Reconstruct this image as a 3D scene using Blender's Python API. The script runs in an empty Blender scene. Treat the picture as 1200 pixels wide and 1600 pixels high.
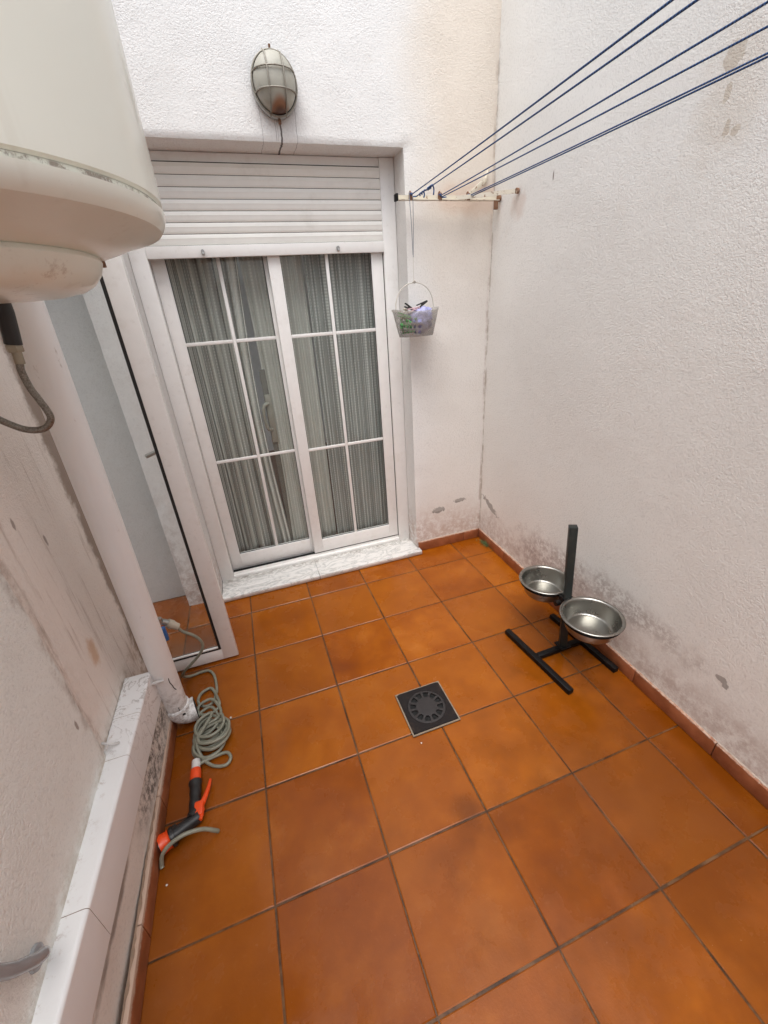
import bpy, bmesh, math, random
from mathutils import Vector, Matrix, noise
random.seed(7)
R = math.radians
sc = bpy.context.scene
C = sc.collection

# ------------------------------------------------------------------ camera, world, sun, exposure
cam = bpy.data.cameras.new('camera'); co = bpy.data.objects.new('camera', cam); C.objects.link(co)
cam.sensor_fit = 'VERTICAL'; cam.sensor_height = 36.0; cam.lens = 36.0*640.4/1600.0
cam.clip_start = 0.01; cam.clip_end = 200
_a, _b, _c = -7.160e-02, 1.11600, -3.0200e-01
co.matrix_world = Matrix.Translation((0.1949, -1.9503, 1.4391)) @ (Matrix.Rotation(_c, 4, 'Z') @ Matrix.Rotation(_b, 4, 'X') @ Matrix.Rotation(_a, 4, 'Z'))
sc.camera = co
w = bpy.data.worlds.new('World'); sc.world = w; w.use_nodes = True
wn = w.node_tree.nodes; wl = w.node_tree.links
sky = wn.new('ShaderNodeTexSky'); sky.sky_type = 'NISHITA'; sky.sun_disc = False
SUN_EL, SUN_AZ = 70.0, 205.0
sky.sun_elevation = R(SUN_EL); sky.sun_rotation = R(SUN_AZ); sky.dust_density = 3.0; sky.air_density = 1.0; sky.ozone_density = 0.6
hs = wn.new('ShaderNodeHueSaturation'); hs.inputs['Saturation'].default_value = 0.38
bg = wn['Background']; bg.inputs['Strength'].default_value = 0.15
wl.new(sky.outputs[0], hs.inputs['Color']); wl.new(hs.outputs[0], bg.inputs['Color'])
sun = bpy.data.lights.new('sun', 'SUN'); sun.energy = 1.25; sun.angle = R(50); sun.color = (1.0, 0.985, 0.965)
so = bpy.data.objects.new('sun', sun); C.objects.link(so)
_d = Vector((math.sin(R(SUN_AZ))*math.cos(R(SUN_EL)), math.cos(R(SUN_AZ))*math.cos(R(SUN_EL)), math.sin(R(SUN_EL))))
so.rotation_euler = _d.to_track_quat('Z', 'Y').to_euler()
sc.view_settings.view_transform = 'Standard'; sc.view_settings.look = 'None'
sc.view_settings.exposure = 1.0; sc.view_settings.gamma = 1.0
sc.cycles.max_bounces = 10; sc.cycles.diffuse_bounces = 6; sc.cycles.transparent_max_bounces = 16
sc.cycles.caustics_reflective = False; sc.cycles.caustics_refractive = False

# ------------------------------------------------------------------ material helper
class NT:
    def __init__(s, name):
        s.m = bpy.data.materials.new(name); s.m.use_nodes = True
        s.t = s.m.node_tree; s.b = s.t.nodes['Principled BSDF']; s._pos = None
    def n(s, typ, **kw):
        nd = s.t.nodes.new('ShaderNode'+typ)
        for k, v in kw.items(): setattr(nd, k, v)
        return nd
    def put(s, sock, v):
        if isinstance(v, bpy.types.NodeSocket): s.t.links.new(v, sock)
        elif isinstance(v, (tuple, list)) and len(v) == 3 and sock.type == 'RGBA': sock.default_value = (*v, 1)
        else: sock.default_value = v
    def pos(s):
        if s._pos is None: s._pos = s.n('NewGeometry').outputs['Position']
        return s._pos
    def xyz(s):
        q = s.n('SeparateXYZ'); s.put(q.inputs[0], s.pos()); return q.outputs
    def M(s, op, a, b=0.0, c=0.0):
        nd = s.n('Math', operation=op); s.put(nd.inputs[0], a); s.put(nd.inputs[1], b); s.put(nd.inputs[2], c); return nd.outputs[0]
    def V(s, op, a, b=(0, 0, 0)):
        nd = s.n('VectorMath', operation=op); s.put(nd.inputs[0], a); s.put(nd.inputs[1], b)
        return nd.outputs['Value'] if op in ('LENGTH', 'DISTANCE', 'DOT_PRODUCT') else nd.outputs[0]
    def noise(s, scale, detail=3, rough=0.55, vec=None, out='Fac', stretch=None, dist=0.0):
        nd = s.n('TexNoise'); nd.inputs['Scale'].default_value = scale; nd.inputs['Detail'].default_value = detail
        nd.inputs['Roughness'].default_value = rough; nd.inputs['Distortion'].default_value = dist
        v = vec or s.pos()
        if stretch: v = s.V('MULTIPLY', v, stretch)
        s.put(nd.inputs['Vector'], v); return nd.outputs[out]
    def mr(s, v, a, b, c=0.0, d=1.0, smooth=True):
        nd = s.n('MapRange', interpolation_type='SMOOTHSTEP' if smooth else 'LINEAR')
        for k, x in zip(('Value', 'From Min', 'From Max', 'To Min', 'To Max'), (v, a, b, c, d)): s.put(nd.inputs[k], x)
        return nd.outputs[0]
    def mix(s, f, a, b, mode='MIX'):
        nd = s.n('Mix', data_type='RGBA', blend_type=mode); s.put(nd.inputs[0], f); s.put(nd.inputs[6], a); s.put(nd.inputs[7], b)
        return nd.outputs[2]
    def spot(s, c, r, amp=0.5, scale=30, soft=0.08):
        d = s.V('LENGTH', s.V('DIVIDE', s.V('SUBTRACT', s.pos(), c), r))
        d = s.M('ADD', d, s.M('MULTIPLY', s.M('SUBTRACT', s.noise(scale, 3), 0.5), amp*2))
        return s.mr(d, 1.0+soft, 1.0-soft)
    def bump(s, h, strength=0.5, dist=0.002, prev=None):
        nd = s.n('Bump'); nd.inputs['Strength'].default_value = strength; nd.inputs['Distance'].default_value = dist
        s.put(nd.inputs['Height'], h)
        if prev: s.put(nd.inputs['Normal'], prev)
        s.put(s.b.inputs['Normal'], nd.outputs[0]); return nd.outputs[0]
    def col(s, v): s.put(s.b.inputs['Base Color'], v)
    def rough(s, v): s.put(s.b.inputs['Roughness'], v)
    def metal(s, v): s.put(s.b.inputs['Metallic'], v)

def simple(name, col, rough=0.5, metal=0.0, var=0.12, scale=25, bump=0.0, bscale=200, dirt=None, damt=0.4, dscale=12, spec=None):
    t = NT(name); n = t.noise(scale, 4)
    lo = tuple(c*(1-var) for c in col); hi = tuple(min(1, c*(1+var)) for c in col)
    c = t.mix(n, lo, hi)
    if dirt: c = t.mix(t.M('MULTIPLY', t.mr(t.noise(dscale, 6, 0.7), 0.52, 0.75), damt), c, dirt)
    t.col(c); t.rough(t.mr(t.noise(scale*2, 3), 0.3, 0.7, rough*0.85, min(1, rough*1.15))); t.metal(metal)
    if bump: t.bump(t.noise(bscale, 3), bump, 0.001)
    if spec is not None: t.b.inputs['Specular IOR Level'].default_value = spec
    return t.m

# ------------------------------------------------------------------ mesh helper
def cr(pts, sub=6):
    P = [Vector(p) for p in pts]; out = []
    for i in range(len(P)-1):
        a = P[max(i-1, 0)]; b = P[i]; c = P[i+1]; d = P[min(i+2, len(P)-1)]
        for k in range(sub):
            t = k/sub
            out.append(0.5*((2*b)+(c-a)*t+(2*a-5*b+4*c-d)*t*t+(3*b-a-3*c+d)*t**3))
    out.append(P[-1]); return out
class MB:
    def __init__(s): s.bm = bmesh.new()
    def box(s, x0, x1, y0, y1, z0, z1, bev=0.0, mat=None, seg=2):
        b = bmesh.new(); bmesh.ops.create_cube(b, size=1.0)
        for v in b.verts: v.co = Vector(((x0+x1)/2+v.co.x*(x1-x0), (y0+y1)/2+v.co.y*(y1-y0), (z0+z1)/2+v.co.z*(z1-z0)))
        if bev: bmesh.ops.bevel(b, geom=list(b.edges), offset=bev, segments=seg, profile=0.5, affect='EDGES', clamp_overlap=True)
        if mat: b.transform(mat)
        s.join(b); return s
    def join(s, b):
        me = bpy.data.meshes.new('tmp'); b.to_mesh(me); b.free(); s.bm.from_mesh(me); bpy.data.meshes.remove(me)
    def tube(s, pts, r, seg=10, sub=6, smooth=True, cap=True, closed=False):
        P = cr(pts, sub) if smooth else [Vector(p) for p in pts]
        n = len(P); rings = []; prev = None
        for i, p in enumerate(P):
            if closed: t = P[(i+1) % n]-P[i-1]
            else: t = P[min(i+1, n-1)]-P[max(i-1, 0)]
            if t.length < 1e-9: t = Vector((0, 0, 1))
            t.normalize()
            if prev is None:
                u = t.orthogonal().normalized()
            else:
                u = prev-t*prev.dot(t)
                u = u.normalized() if u.length > 1e-6 else t.orthogonal().normalized()
            prev = u; v = t.cross(u)
            rr = r(i/(n-1)) if callable(r) else r
            rings.append([s.bm.verts.new(p+rr*(math.cos(a)*u+math.sin(a)*v)) for a in [2*math.pi*k/seg for k in range(seg)]])
        for i in range(n if closed else n-1):
            A, B = rings[i], rings[(i+1) % n]
            for k in range(seg): s.bm.faces.new((A[k], A[(k+1) % seg], B[(k+1) % seg], B[k]))
        if cap and not closed:
            s.bm.faces.new(list(reversed(rings[0]))); s.bm.faces.new(rings[-1])
        return s
    def lathe(s, prof, c=(0, 0, 0), seg=48, mat=None):
        b = bmesh.new(); rings = []
        for r, z in prof:
            if r < 1e-6: rings.append([b.verts.new((0, 0, z))])
            else: rings.append([b.verts.new((r*math.cos(2*math.pi*k/seg), r*math.sin(2*math.pi*k/seg), z)) for k in range(seg)])
        for A, B in zip(rings, rings[1:]):
            for k in range(seg):
                k2 = (k+1) % seg
                f = [A[0]] if len(A) == 1 else [A[k], A[k2]]
                g = [B[0]] if len(B) == 1 else [B[k2], B[k]]
                if len(f)+len(g) >= 3: b.faces.new(f+g)
        m = Matrix.Translation(c) @ (mat or Matrix.Identity(4)); b.transform(m)
        bmesh.ops.recalc_face_normals(b, faces=b.faces); s.join(b); return s
    def poly(s, pts, ext):
        vs = [s.bm.verts.new(p) for p in pts]; f = s.bm.faces.new(vs)
        r = bmesh.ops.extrude_face_region(s.bm, geom=[f])
        for v in [g for g in r['geom'] if isinstance(g, bmesh.types.BMVert)]: v.co += Vector(ext)
        bmesh.ops.recalc_face_normals(s.bm, faces=s.bm.faces); return s

ORG = {}
def tag(o, label=None, cat=None, group=None, kind=None):
    if label: o['label'] = label
    if cat: o['category'] = cat
    if group: o['group'] = group
    if kind: o['kind'] = kind
    return o
def thing(name, label, cat, loc=(0, 0, 0), group=None):
    o = bpy.data.objects.new(name, None); C.objects.link(o); o.location = loc; o.empty_display_size = 0.05
    ORG[o.name] = Vector(loc); return tag(o, label, cat, group)
def obj(name, mb, mat, parent=None, angle=40, loc=None, label=None):
    bm = mb.bm if isinstance(mb, MB) else mb
    org = ORG[parent.name] if parent else Vector(loc or (0, 0, 0))
    for v in bm.verts: v.co -= org
    me = bpy.data.meshes.new(name); bm.to_mesh(me); bm.free()
    for m in (mat if isinstance(mat, list) else [mat]): me.materials.append(m)
    me.shade_smooth()
    if angle is not None: me.set_sharp_from_angle(angle=R(angle))
    o = bpy.data.objects.new(name, me); C.objects.link(o)
    if parent: o.parent = parent
    else: o.location = org
    ORG[o.name] = org
    if label: o['label'] = label
    return o
def nz(p, s, seed=0.0): return noise.noise(Vector(p)*s+Vector((seed, seed*1.7, seed*0.3)))

# solid slab made from a displaced grid front; P0 corner, U,V unit dirs, N outward normal, us/vs coordinate lists, hole(u,v)->bool
def slab(P0, U, V, N, us, vs, thick, hole=None, disp=None):
    P0, U, V, N = map(Vector, (P0, U, V, N)); bm = bmesh.new()
    def grid(front):
        vt = {}
        def g(i, j):
            if (i, j) not in vt:
                u, v = us[i], vs[j]; p = P0+U*u+V*v
                p = p+N*(disp(u, v) if disp else 0) if front else p-N*thick
                vt[i, j] = bm.verts.new(p)
            return vt[i, j]
        for i in range(len(us)-1):
            for j in range(len(vs)-1):
                if hole and hole((us[i]+us[i+1])/2, (vs[j]+vs[j+1])/2): continue
                q = [g(i, j), g(i+1, j), g(i+1, j+1), g(i, j+1)]
                bm.faces.new(q)
        return vt
    A = grid(True); B = grid(False)
    bm.edges.ensure_lookup_table()
    inv = {v: k for k, v in A.items()}
    for e in [e for e in bm.edges if len(e.link_faces) == 1 and e.verts[0] in inv]:
        k0, k1 = inv[e.verts[0]], inv[e.verts[1]]
        bm.faces.new((e.verts[0], e.verts[1], B[k1], B[k0]))
    bmesh.ops.recalc_face_normals(bm, faces=bm.faces)
    return bm
def ticks(a, b, step, extra=()):
    n = max(1, round((b-a)/step)); L = [a+(b-a)*i/n for i in range(n+1)]
    for e in extra:
        L = [x for x in L if abs(x-e) > step*0.3 or x in extra]; L.append(e)
    return sorted(set(round(x, 5) for x in L))

# ------------------------------------------------------------------ materials
GREYPATCH = (0.40, 0.385, 0.36)
def stucco(name, base, extra=None, bump=0.6, dark_low=None):
    t = NT(name); x, y, z = t.xyz()
    n1 = t.noise(1.7, 5, 0.6); n2 = t.noise(9, 5, 0.65)
    c = t.mix(t.mr(n1, 0.35, 0.7), tuple(b*0.95 for b in base), base)
    c = t.mix(t.M('MULTIPLY', t.mr(n2, 0.55, 0.8), 0.18), c, (base[0]*0.86, base[1]*0.8, base[2]*0.74))
    grain = t.noise(280, 2, 0.6); blob = t.noise(135, 2, 0.5); patch = t.mr(t.noise(3.2, 4, 0.6), 0.32, 0.68, 0.45, 1.0)
    c = t.mix(t.M('MULTIPLY', t.mr(blob, 0.50, 0.28), 0.26), c, tuple(b*0.62 for b in base))
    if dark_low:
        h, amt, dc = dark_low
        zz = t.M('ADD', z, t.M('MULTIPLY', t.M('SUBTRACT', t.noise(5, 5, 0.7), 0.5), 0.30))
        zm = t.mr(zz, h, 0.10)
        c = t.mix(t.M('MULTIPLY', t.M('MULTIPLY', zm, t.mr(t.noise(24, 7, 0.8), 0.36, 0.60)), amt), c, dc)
    if extra: c = extra(t, c, x, y, z)
    t.col(c); t.rough(0.85); t.b.inputs['Specular IOR Level'].default_value = 0.3
    h = t.M('MULTIPLY', t.M('ADD', t.M('MULTIPLY', grain, 0.8), t.M('MULTIPLY', blob, 0.7)), patch)
    b0 = t.bump(t.noise(22, 4, 0.6), 0.25, 0.004); t.bump(h, bump, 0.0052, b0)
    return t.m

def ex_back(t, c, x, y, z):
    warm = t.M('MULTIPLY', t.mr(t.M('ADD', x, t.M('MULTIPLY', t.noise(2.2, 4), 0.25)), 1.12, 1.42), t.mr(z, 1.2, 2.1, 0.35, 1.0))
    c = t.mix(t.M('MULTIPLY', warm, 0.55), c, (0.66, 0.55, 0.42))
    for cx, cz, rx, rz in ((1.235, 0.268, 0.050, 0.021), (1.385, 0.305, 0.042, 0.015)):
        m = t.spot((cx, 0.2, cz), (rx*.9, 0.5, rz*.9), 1.0, 55); c = t.mix(m, c, GREYPATCH)
        e = t.spot((cx, 0.2, cz+rz*0.5), (rx*1.02, 0.5, rz*0.9), 0.35, 40); c = t.mix(t.M('MULTIPLY', t.M('SUBTRACT', m, e), 0.5), c, (0.2, 0.18, 0.16))
    # rust under the clothes line bracket and drips under the lamp
    m = t.spot((1.40, 0.2, 1.90), (0.20, 0.5, 0.06), 0.6, 12, 0.5); c = t.mix(t.M('MULTIPLY', m, 0.30), c, (0.55, 0.30, 0.17))
    for cx, wd, z0, z1, a in ((0.549, 0.0055, 2.06, 2.165, 0.95), (0.475, 0.0016, 2.06, 2.19, 0.45), (0.612, 0.0018, 2.06, 2.19, 0.5), (0.528, 0.0014, 2.08, 2.16, 0.5), (0.535, 0.0012, 2.08, 2.16, 0.35)):
        xx = t.M('ADD', x, t.M('MULTIPLY', t.M('SUBTRACT', t.noise(40, 2), 0.5), 0.010))
        m = t.M('MULTIPLY', t.mr(t.M('ABSOLUTE', t.M('SUBTRACT', xx, cx)), wd, wd*0.35), t.M('MULTIPLY', t.mr(z, z0, z0+0.005), t.mr(z, z1+0.01, z1)))
        c = t.mix(t.M('MULTIPLY', m, a), c, (0.07, 0.055, 0.05))
    m = t.spot((0.545, 0.2, 2.16), (0.11, 0.5, 0.05), 0.5, 14, 0.5); c = t.mix(t.M('MULTIPLY', m, 0.22), c, (0.35, 0.27, 0.25))
    # hairline crack and rust in the corner
    xx = t.M('ADD', x, t.M('MULTIPLY', t.noise(12, 4), 0.012))
    m = t.M('MULTIPLY', t.mr(xx, 1.528, 1.540), t.mr(t.noise(7, 5, 0.7), 0.4, 0.6)); c = t.mix(t.M('MULTIPLY', m, 0.55), c, (0.28, 0.20, 0.15))
    m = t.M('MULTIPLY', t.mr(x, -0.20, -0.335), t.mr(z, 0.9, 0.1)); c = t.mix(t.M('MULTIPLY', t.M('MULTIPLY', m, t.mr(t.noise(20, 6, 0.8), 0.45, 0.6)), 0.6), c, (0.34, 0.27, 0.24))
    return c
def ex_right(t, c, x, y, z):
    for cy, cz, ry, rz, d in ((0.08, 0.285, 0.085, 0.021, -0.35), (-0.927, 1.945, 0.026, 0.026, 0), (-0.932, 1.875, 0.010, 0.02, 0.5), (-0.95, 1.80, 0.008, 0.018, 0.6), (-0.975, 1.79, 0.010, 0.012, 0), (-1.385, 0.30, 0.018, 0.011, 0), (-1.40, 0.288, 0.009, 0.012, 0)):
        p = t.V('SUBTRACT', t.pos(), (1.5, cy, cz)); q = t.n('SeparateXYZ'); t.put(q.inputs[0], p)
        zz = t.M('ADD', q.outputs[2], t.M('MULTIPLY', q.outputs[1], d))
        a = t.M('DIVIDE', q.outputs[1], ry); b = t.M('DIVIDE', zz, rz)
        dd = t.M('ADD', t.M('SQRT', t.M('ADD', t.M('MULTIPLY', a, a), t.M('MULTIPLY', b, b))), t.M('MULTIPLY', t.M('SUBTRACT', t.noise(55, 4, 0.65), 0.5), 2.4))
        m = t.mr(dd, 1.06, 0.96); c = t.mix(m if cz < 1 else t.M('MULTIPLY', m, 0.6), c, GREYPATCH if cz < 1 else (0.50, 0.44, 0.36))
    m = t.spot((1.5, -0.94, 1.87), (0.5, 0.09, 0.13), 0.7, 14, 0.5); c = t.mix(t.M('MULTIPLY', m, 0.25), c, (0.55, 0.45, 0.33))
    # scuff behind the bowls and smear running down the wall
    m = t.spot((1.5, -0.55, 0.20), (0.5, 0.24, 0.12), 1.2, 14, 0.7); c = t.mix(t.M('MULTIPLY', t.M('MULTIPLY', m, t.mr(t.noise(38, 6, 0.8), 0.38, 0.58)), 0.8), c, (0.36, 0.29, 0.27))
    m = t.spot((1.5, -0.98, 0.30), (0.5, 0.26, 0.06), 1.2, 12, 0.7); c = t.mix(t.M('MULTIPLY', t.M('MULTIPLY', m, t.mr(t.noise(38, 6, 0.8), 0.38, 0.58)), 0.7), c, (0.38, 0.32, 0.29))
    m = t.spot((1.53, -0.255, 1.875), (0.5, 0.004, 0.016), 0.25, 40, 0.2); c = t.mix(t.M('MULTIPLY', m, 0.8), c, (0.16, 0.12, 0.10))
    m = t.spot((1.53, -0.02, 1.83), (0.5, 0.05, 0.05), 0.6, 20, 0.5); c = t.mix(t.M('MULTIPLY', m, 0.3), c, (0.5, 0.3, 0.2))
    yy = t.M('ADD', y, t.M('MULTIPLY', t.noise(12, 4), 0.02))
    m = t.M('MULTIPLY', t.mr(yy, 0.195, 0.212), t.mr(t.noise(9, 5, 0.7), 0.42, 0.6)); c = t.mix(t.M('MULTIPLY', m, 0.6), c, (0.26, 0.19, 0.14))
    return c
def ex_left(t, c, x, y, z):
    far = t.mr(y, -0.95, -0.92)
    c = t.mix(t.M('MULTIPLY', far, 0.6), c, (0.84, 0.74, 0.67))
    dn = t.mr(t.noise(14, 6, 0.75), 0.40, 0.66)
    # grime along the pipe
    m = t.mr(t.M('ADD', y, t.M('MULTIPLY', t.M('SUBTRACT', t.noise(14, 6, 0.7), 0.5), 0.14)), -0.488, -0.440); c = t.mix(t.M('MULTIPLY', m, 0.8), c, (0.23, 0.165, 0.12))
    # streaks running down
    st = t.noise(1.0, 5, 0.75, stretch=(1, 42, 2.2)); ys = t.M('MULTIPLY', far, t.mr(z, 1.7, 0.7))
    c = t.mix(t.M('MULTIPLY', t.M('MULTIPLY', t.mr(st, 0.54, 0.68), ys), 0.50), c, (0.34, 0.25, 0.19))
    m = t.spot((-0.4, -0.93, 0.75), (0.5, 0.03, 0.55), 0.9, 16, 0.5); c = t.mix(t.M('MULTIPLY', t.M('MULTIPLY', m, dn), 0.6), c, (0.30, 0.21, 0.16))
    m = t.spot((-0.4, -0.74, 0.55), (0.5, 0.025, 0.045), 0.8, 30, 0.5); c = t.mix(t.M('MULTIPLY', m, 0.6), c, (0.55, 0.30, 0.12))
    for cy, cz in ((-0.80, 1.03), (-0.83, 1.30), (-0.78, 1.24), (-0.70, 0.93), (-0.99, 0.52)):
        m = t.spot((-0.4, cy, cz), (0.5, 0.006, 0.016), 0.7, 60, 0.3); c = t.mix(t.M('MULTIPLY', m, 0.7), c, (0.22, 0.17, 0.14))
    m = t.mr(t.M('ADD', z, t.M('MULTIPLY', t.noise(7, 5), 0.10)), 0.47, 0.36); c = t.mix(t.M('MULTIPLY', t.M('MULTIPLY', m, dn), 0.7), c, (0.36, 0.25, 0.15))
    return c
def ex_ledge(t, c, x, y, z):
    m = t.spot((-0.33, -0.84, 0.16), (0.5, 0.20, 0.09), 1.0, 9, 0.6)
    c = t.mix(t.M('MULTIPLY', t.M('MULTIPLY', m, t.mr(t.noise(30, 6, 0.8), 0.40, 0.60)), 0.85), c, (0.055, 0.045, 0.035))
    m = t.spot((-0.33, -1.27, 0.185), (0.5, 0.13, 0.012), 1.2, 16, 0.6); c = t.mix(t.M('MULTIPLY', m, 0.7), c, (0.14, 0.11, 0.09))
    m = t.mr(t.M('ADD', z, t.M('MULTIPLY', t.noise(60, 4), 0.02)), 0.10, 0.075); c = t.mix(t.M('MULTIPLY', m, 0.7), c, (0.35, 0.22, 0.14))
    return c
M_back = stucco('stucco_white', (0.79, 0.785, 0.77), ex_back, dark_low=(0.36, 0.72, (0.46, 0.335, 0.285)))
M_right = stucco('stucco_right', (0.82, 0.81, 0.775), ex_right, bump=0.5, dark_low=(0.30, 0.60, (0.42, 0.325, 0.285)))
M_left = stucco('stucco_left', (0.86, 0.86, 0.82), ex_left, bump=0.75)
M_ledge = stucco('stucco_ledge', (0.74, 0.68, 0.62), ex_ledge, bump=0.6)
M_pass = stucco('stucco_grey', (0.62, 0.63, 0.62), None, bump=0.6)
M_rear = stucco('stucco_rear', (0.80, 0.78, 0.75), None)

def floor_mat():
    t = NT('terracotta_tile')
    a = t.n('Attribute', attribute_name='tile'); sp = t.n('SeparateColor'); t.put(sp.inputs[0], a.outputs['Color'])
    off = t.V('ADD', t.pos(), t.V('MULTIPLY', a.outputs['Vector'], (7, 5, 3)))
    n = t.noise(4.6, 5, 0.60, vec=off); n2 = t.noise(18, 5, 0.6, vec=off)
    cr_ = t.n('ValToRGB'); e = cr_.color_ramp.elements
    e[0].position = 0.30; e[0].color = (0.175, 0.036, 0.0008, 1)
    e[1].position = 0.74; e[1].color = (0.42, 0.135, 0.018, 1)
    k = cr_.color_ramp.elements.new(0.50); k.color = (0.265, 0.064, 0.0018, 1)
    k = cr_.color_ramp.elements.new(0.62); k.color = (0.335, 0.092, 0.005, 1)
    t.put(cr_.inputs[0], t.M('ADD', t.M('MULTIPLY', n, 0.78), t.M('MULTIPLY', n2, 0.24)))
    c = t.mix(t.mr(sp.outputs[1], 0.0, 1.0, 0.0, 0.42), c if False else cr_.outputs[0], (0.17, 0.038, 0.002))
    c = t.mix(t.M('MULTIPLY', sp.outputs[0], 0.35), c, (0.36, 0.110, 0.009))
    x, y, z = t.xyz()
    wear = t.M('MULTIPLY', t.mr(t.noise(34, 6, 0.8), 0.56, 0.72), 0.20)
    c = t.mix(wear, c, (0.38, 0.17, 0.07))
    # tiles darken towards the left skirting and in a few soft patches
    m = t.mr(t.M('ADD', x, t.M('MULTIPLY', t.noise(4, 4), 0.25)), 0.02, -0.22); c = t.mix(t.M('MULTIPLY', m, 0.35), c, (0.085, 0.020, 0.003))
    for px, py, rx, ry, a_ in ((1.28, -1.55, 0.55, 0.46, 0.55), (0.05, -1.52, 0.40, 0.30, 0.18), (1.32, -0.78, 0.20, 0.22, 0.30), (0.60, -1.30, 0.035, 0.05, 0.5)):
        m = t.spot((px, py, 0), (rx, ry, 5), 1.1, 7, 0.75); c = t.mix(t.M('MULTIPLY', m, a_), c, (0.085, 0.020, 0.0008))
    sc1 = t.M('ABSOLUTE', t.M('SUBTRACT', t.noise(13, 7, 0.7, dist=2.0, vec=off), 0.5))
    c = t.mix(t.M('MULTIPLY', t.M('MULTIPLY', t.mr(sc1, 0.010, 0.002), t.mr(t.noise(3, 3), 0.5, 0.62)), 0.14), c, (0.13, 0.035, 0.004))
    c = t.mix(t.M('MULTIPLY', t.mr(t.noise(140, 3, 0.8), 0.69, 0.74), 0.5), c, (0.50, 0.36, 0.26))
    g = t.mr(z, -0.0010, -0.0022)
    c = t.mix(g, c, t.mix(t.mr(t.noise(9, 6, 0.75), 0.35, 0.65), (0.035, 0.015, 0.006), (0.15, 0.075, 0.035)))
    t.col(c)
    wet = t.mr(t.noise(4.5, 5, 0.6), 0.38, 0.62)
    t.rough(t.M('ADD', t.mix(wet, (0.33, 0.33, 0.33), (0.08, 0.08, 0.08)), t.M('MULTIPLY', t.noise(90, 3), 0.12)))
    t.b.inputs['Specular IOR Level'].default_value = 0.34
    b1 = t.bump(t.noise(9, 4, 0.5), 0.35, 0.003); t.bump(t.noise(170, 3), 0.14, 0.0015, b1)
    return t.m
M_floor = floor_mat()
def skirt_mat():
    t = NT('terracotta_skirting'); x, y, z = t.xyz()
    c = t.mix(t.mr(t.noise(14, 5), 0.3, 0.7), (0.23, 0.072, 0.028), (0.36, 0.125, 0.055))
    c = t.mix(t.M('MULTIPLY', t.mr(t.M('ADD', z, t.M('MULTIPLY', t.noise(70, 5, 0.8), 0.035)), 0.078, 0.088), 0.8), c, (0.50, 0.38, 0.30))
    t.col(c); t.rough(0.45); t.bump(t.noise(60, 3), 0.2, 0.001); return t.m
M_skirt = skirt_mat()
M_mortar = simple('mortar', (0.42, 0.34, 0.28), 0.9, var=0.3, scale=60, bump=0.6, bscale=120)
M_mortar2 = simple('dirty_mortar', (0.24, 0.19, 0.14), 0.8, var=0.4, scale=60)
M_mortar3 = simple('stained_mortar', (0.24, 0.16, 0.11), 0.9, var=0.5, scale=50, bump=0.6, bscale=120)
def marble():
    t = NT('sill_marble')
    n = t.noise(7, 8, 0.65, dist=2.2, stretch=(0.7, 1.6, 1))
    v = t.mr(t.M('ABSOLUTE', t.M('SUBTRACT', n, 0.5)), 0.05, 0.0)
    c = t.mix(t.M('MULTIPLY', v, 0.60), (0.70, 0.685, 0.66), (0.30, 0.31, 0.30))
    c = t.mix(t.M('MULTIPLY', t.mr(t.noise(22, 6, 0.8), 0.55, 0.75), 0.40), c, (0.40, 0.33, 0.25))
    x, y, z = t.xyz()
    c = t.mix(t.M('MULTIPLY', t.mr(z, 0.024, 0.012), 0.6), c, (0.42, 0.32, 0.25))
    m = t.M('MULTIPLY', t.mr(y, 0.27, 0.33), t.mr(t.noise(30, 6, 0.8), 0.42, 0.6)); c = t.mix(t.M('MULTIPLY', m, 0.7), c, (0.20, 0.17, 0.14))
    t.col(c); t.rough(0.38); t.bump(t.noise(80, 3), 0.1, 0.001); return t.m
M_marble = marble()
def coping():
    t = NT('coping_glaze'); x, y, z = t.xyz()
    c = t.mix(t.noise(8, 4), (0.78, 0.78, 0.78), (0.85, 0.85, 0.84))
    # craze lines and grime
    st = t.M('ABSOLUTE', t.M('SUBTRACT', t.noise(9, 6, 0.6, dist=1.5), 0.5))
    m = t.M('MULTIPLY', t.mr(st, 0.018, 0.004), t.mr(y, -1.05, -0.75)); c = t.mix(t.M('MULTIPLY', m, 0.55), c, (0.28, 0.24, 0.21))
    m = t.M('MULTIPLY', t.mr(t.noise(24, 6, 0.8), 0.52, 0.66), t.mr(x, -0.345, -0.40)); c = t.mix(t.M('MULTIPLY', m, 0.65), c, (0.35, 0.25, 0.19))
    m = t.mr(t.M('ADD', z, t.M('MULTIPLY', t.noise(5, 4), 0.06)), 0.335, 0.22); c = t.mix(t.M('MULTIPLY', m, 0.35), c, (0.58, 0.53, 0.49))
    t.col(c); t.rough(t.mr(t.noise(20, 4), 0.3, 0.7, 0.32, 0.50)); t.bump(t.noise(12, 3), 0.2, 0.002); return t.m
M_coping = coping()
M_alu = simple('white_lacquer', (0.80, 0.79, 0.77), 0.32, var=0.04, dirt=(0.50, 0.42, 0.34), damt=0.22, dscale=9)
M_shut = simple('shutter_lacquer', (0.80, 0.79, 0.75), 0.38, var=0.05, dirt=(0.36, 0.32, 0.26), damt=0.2, dscale=7)
M_gask = simple('black_gasket', (0.012, 0.012, 0.012), 0.5)
M_dark = simple('dark_gap', (0.006, 0.006, 0.006), 0.9)
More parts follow.
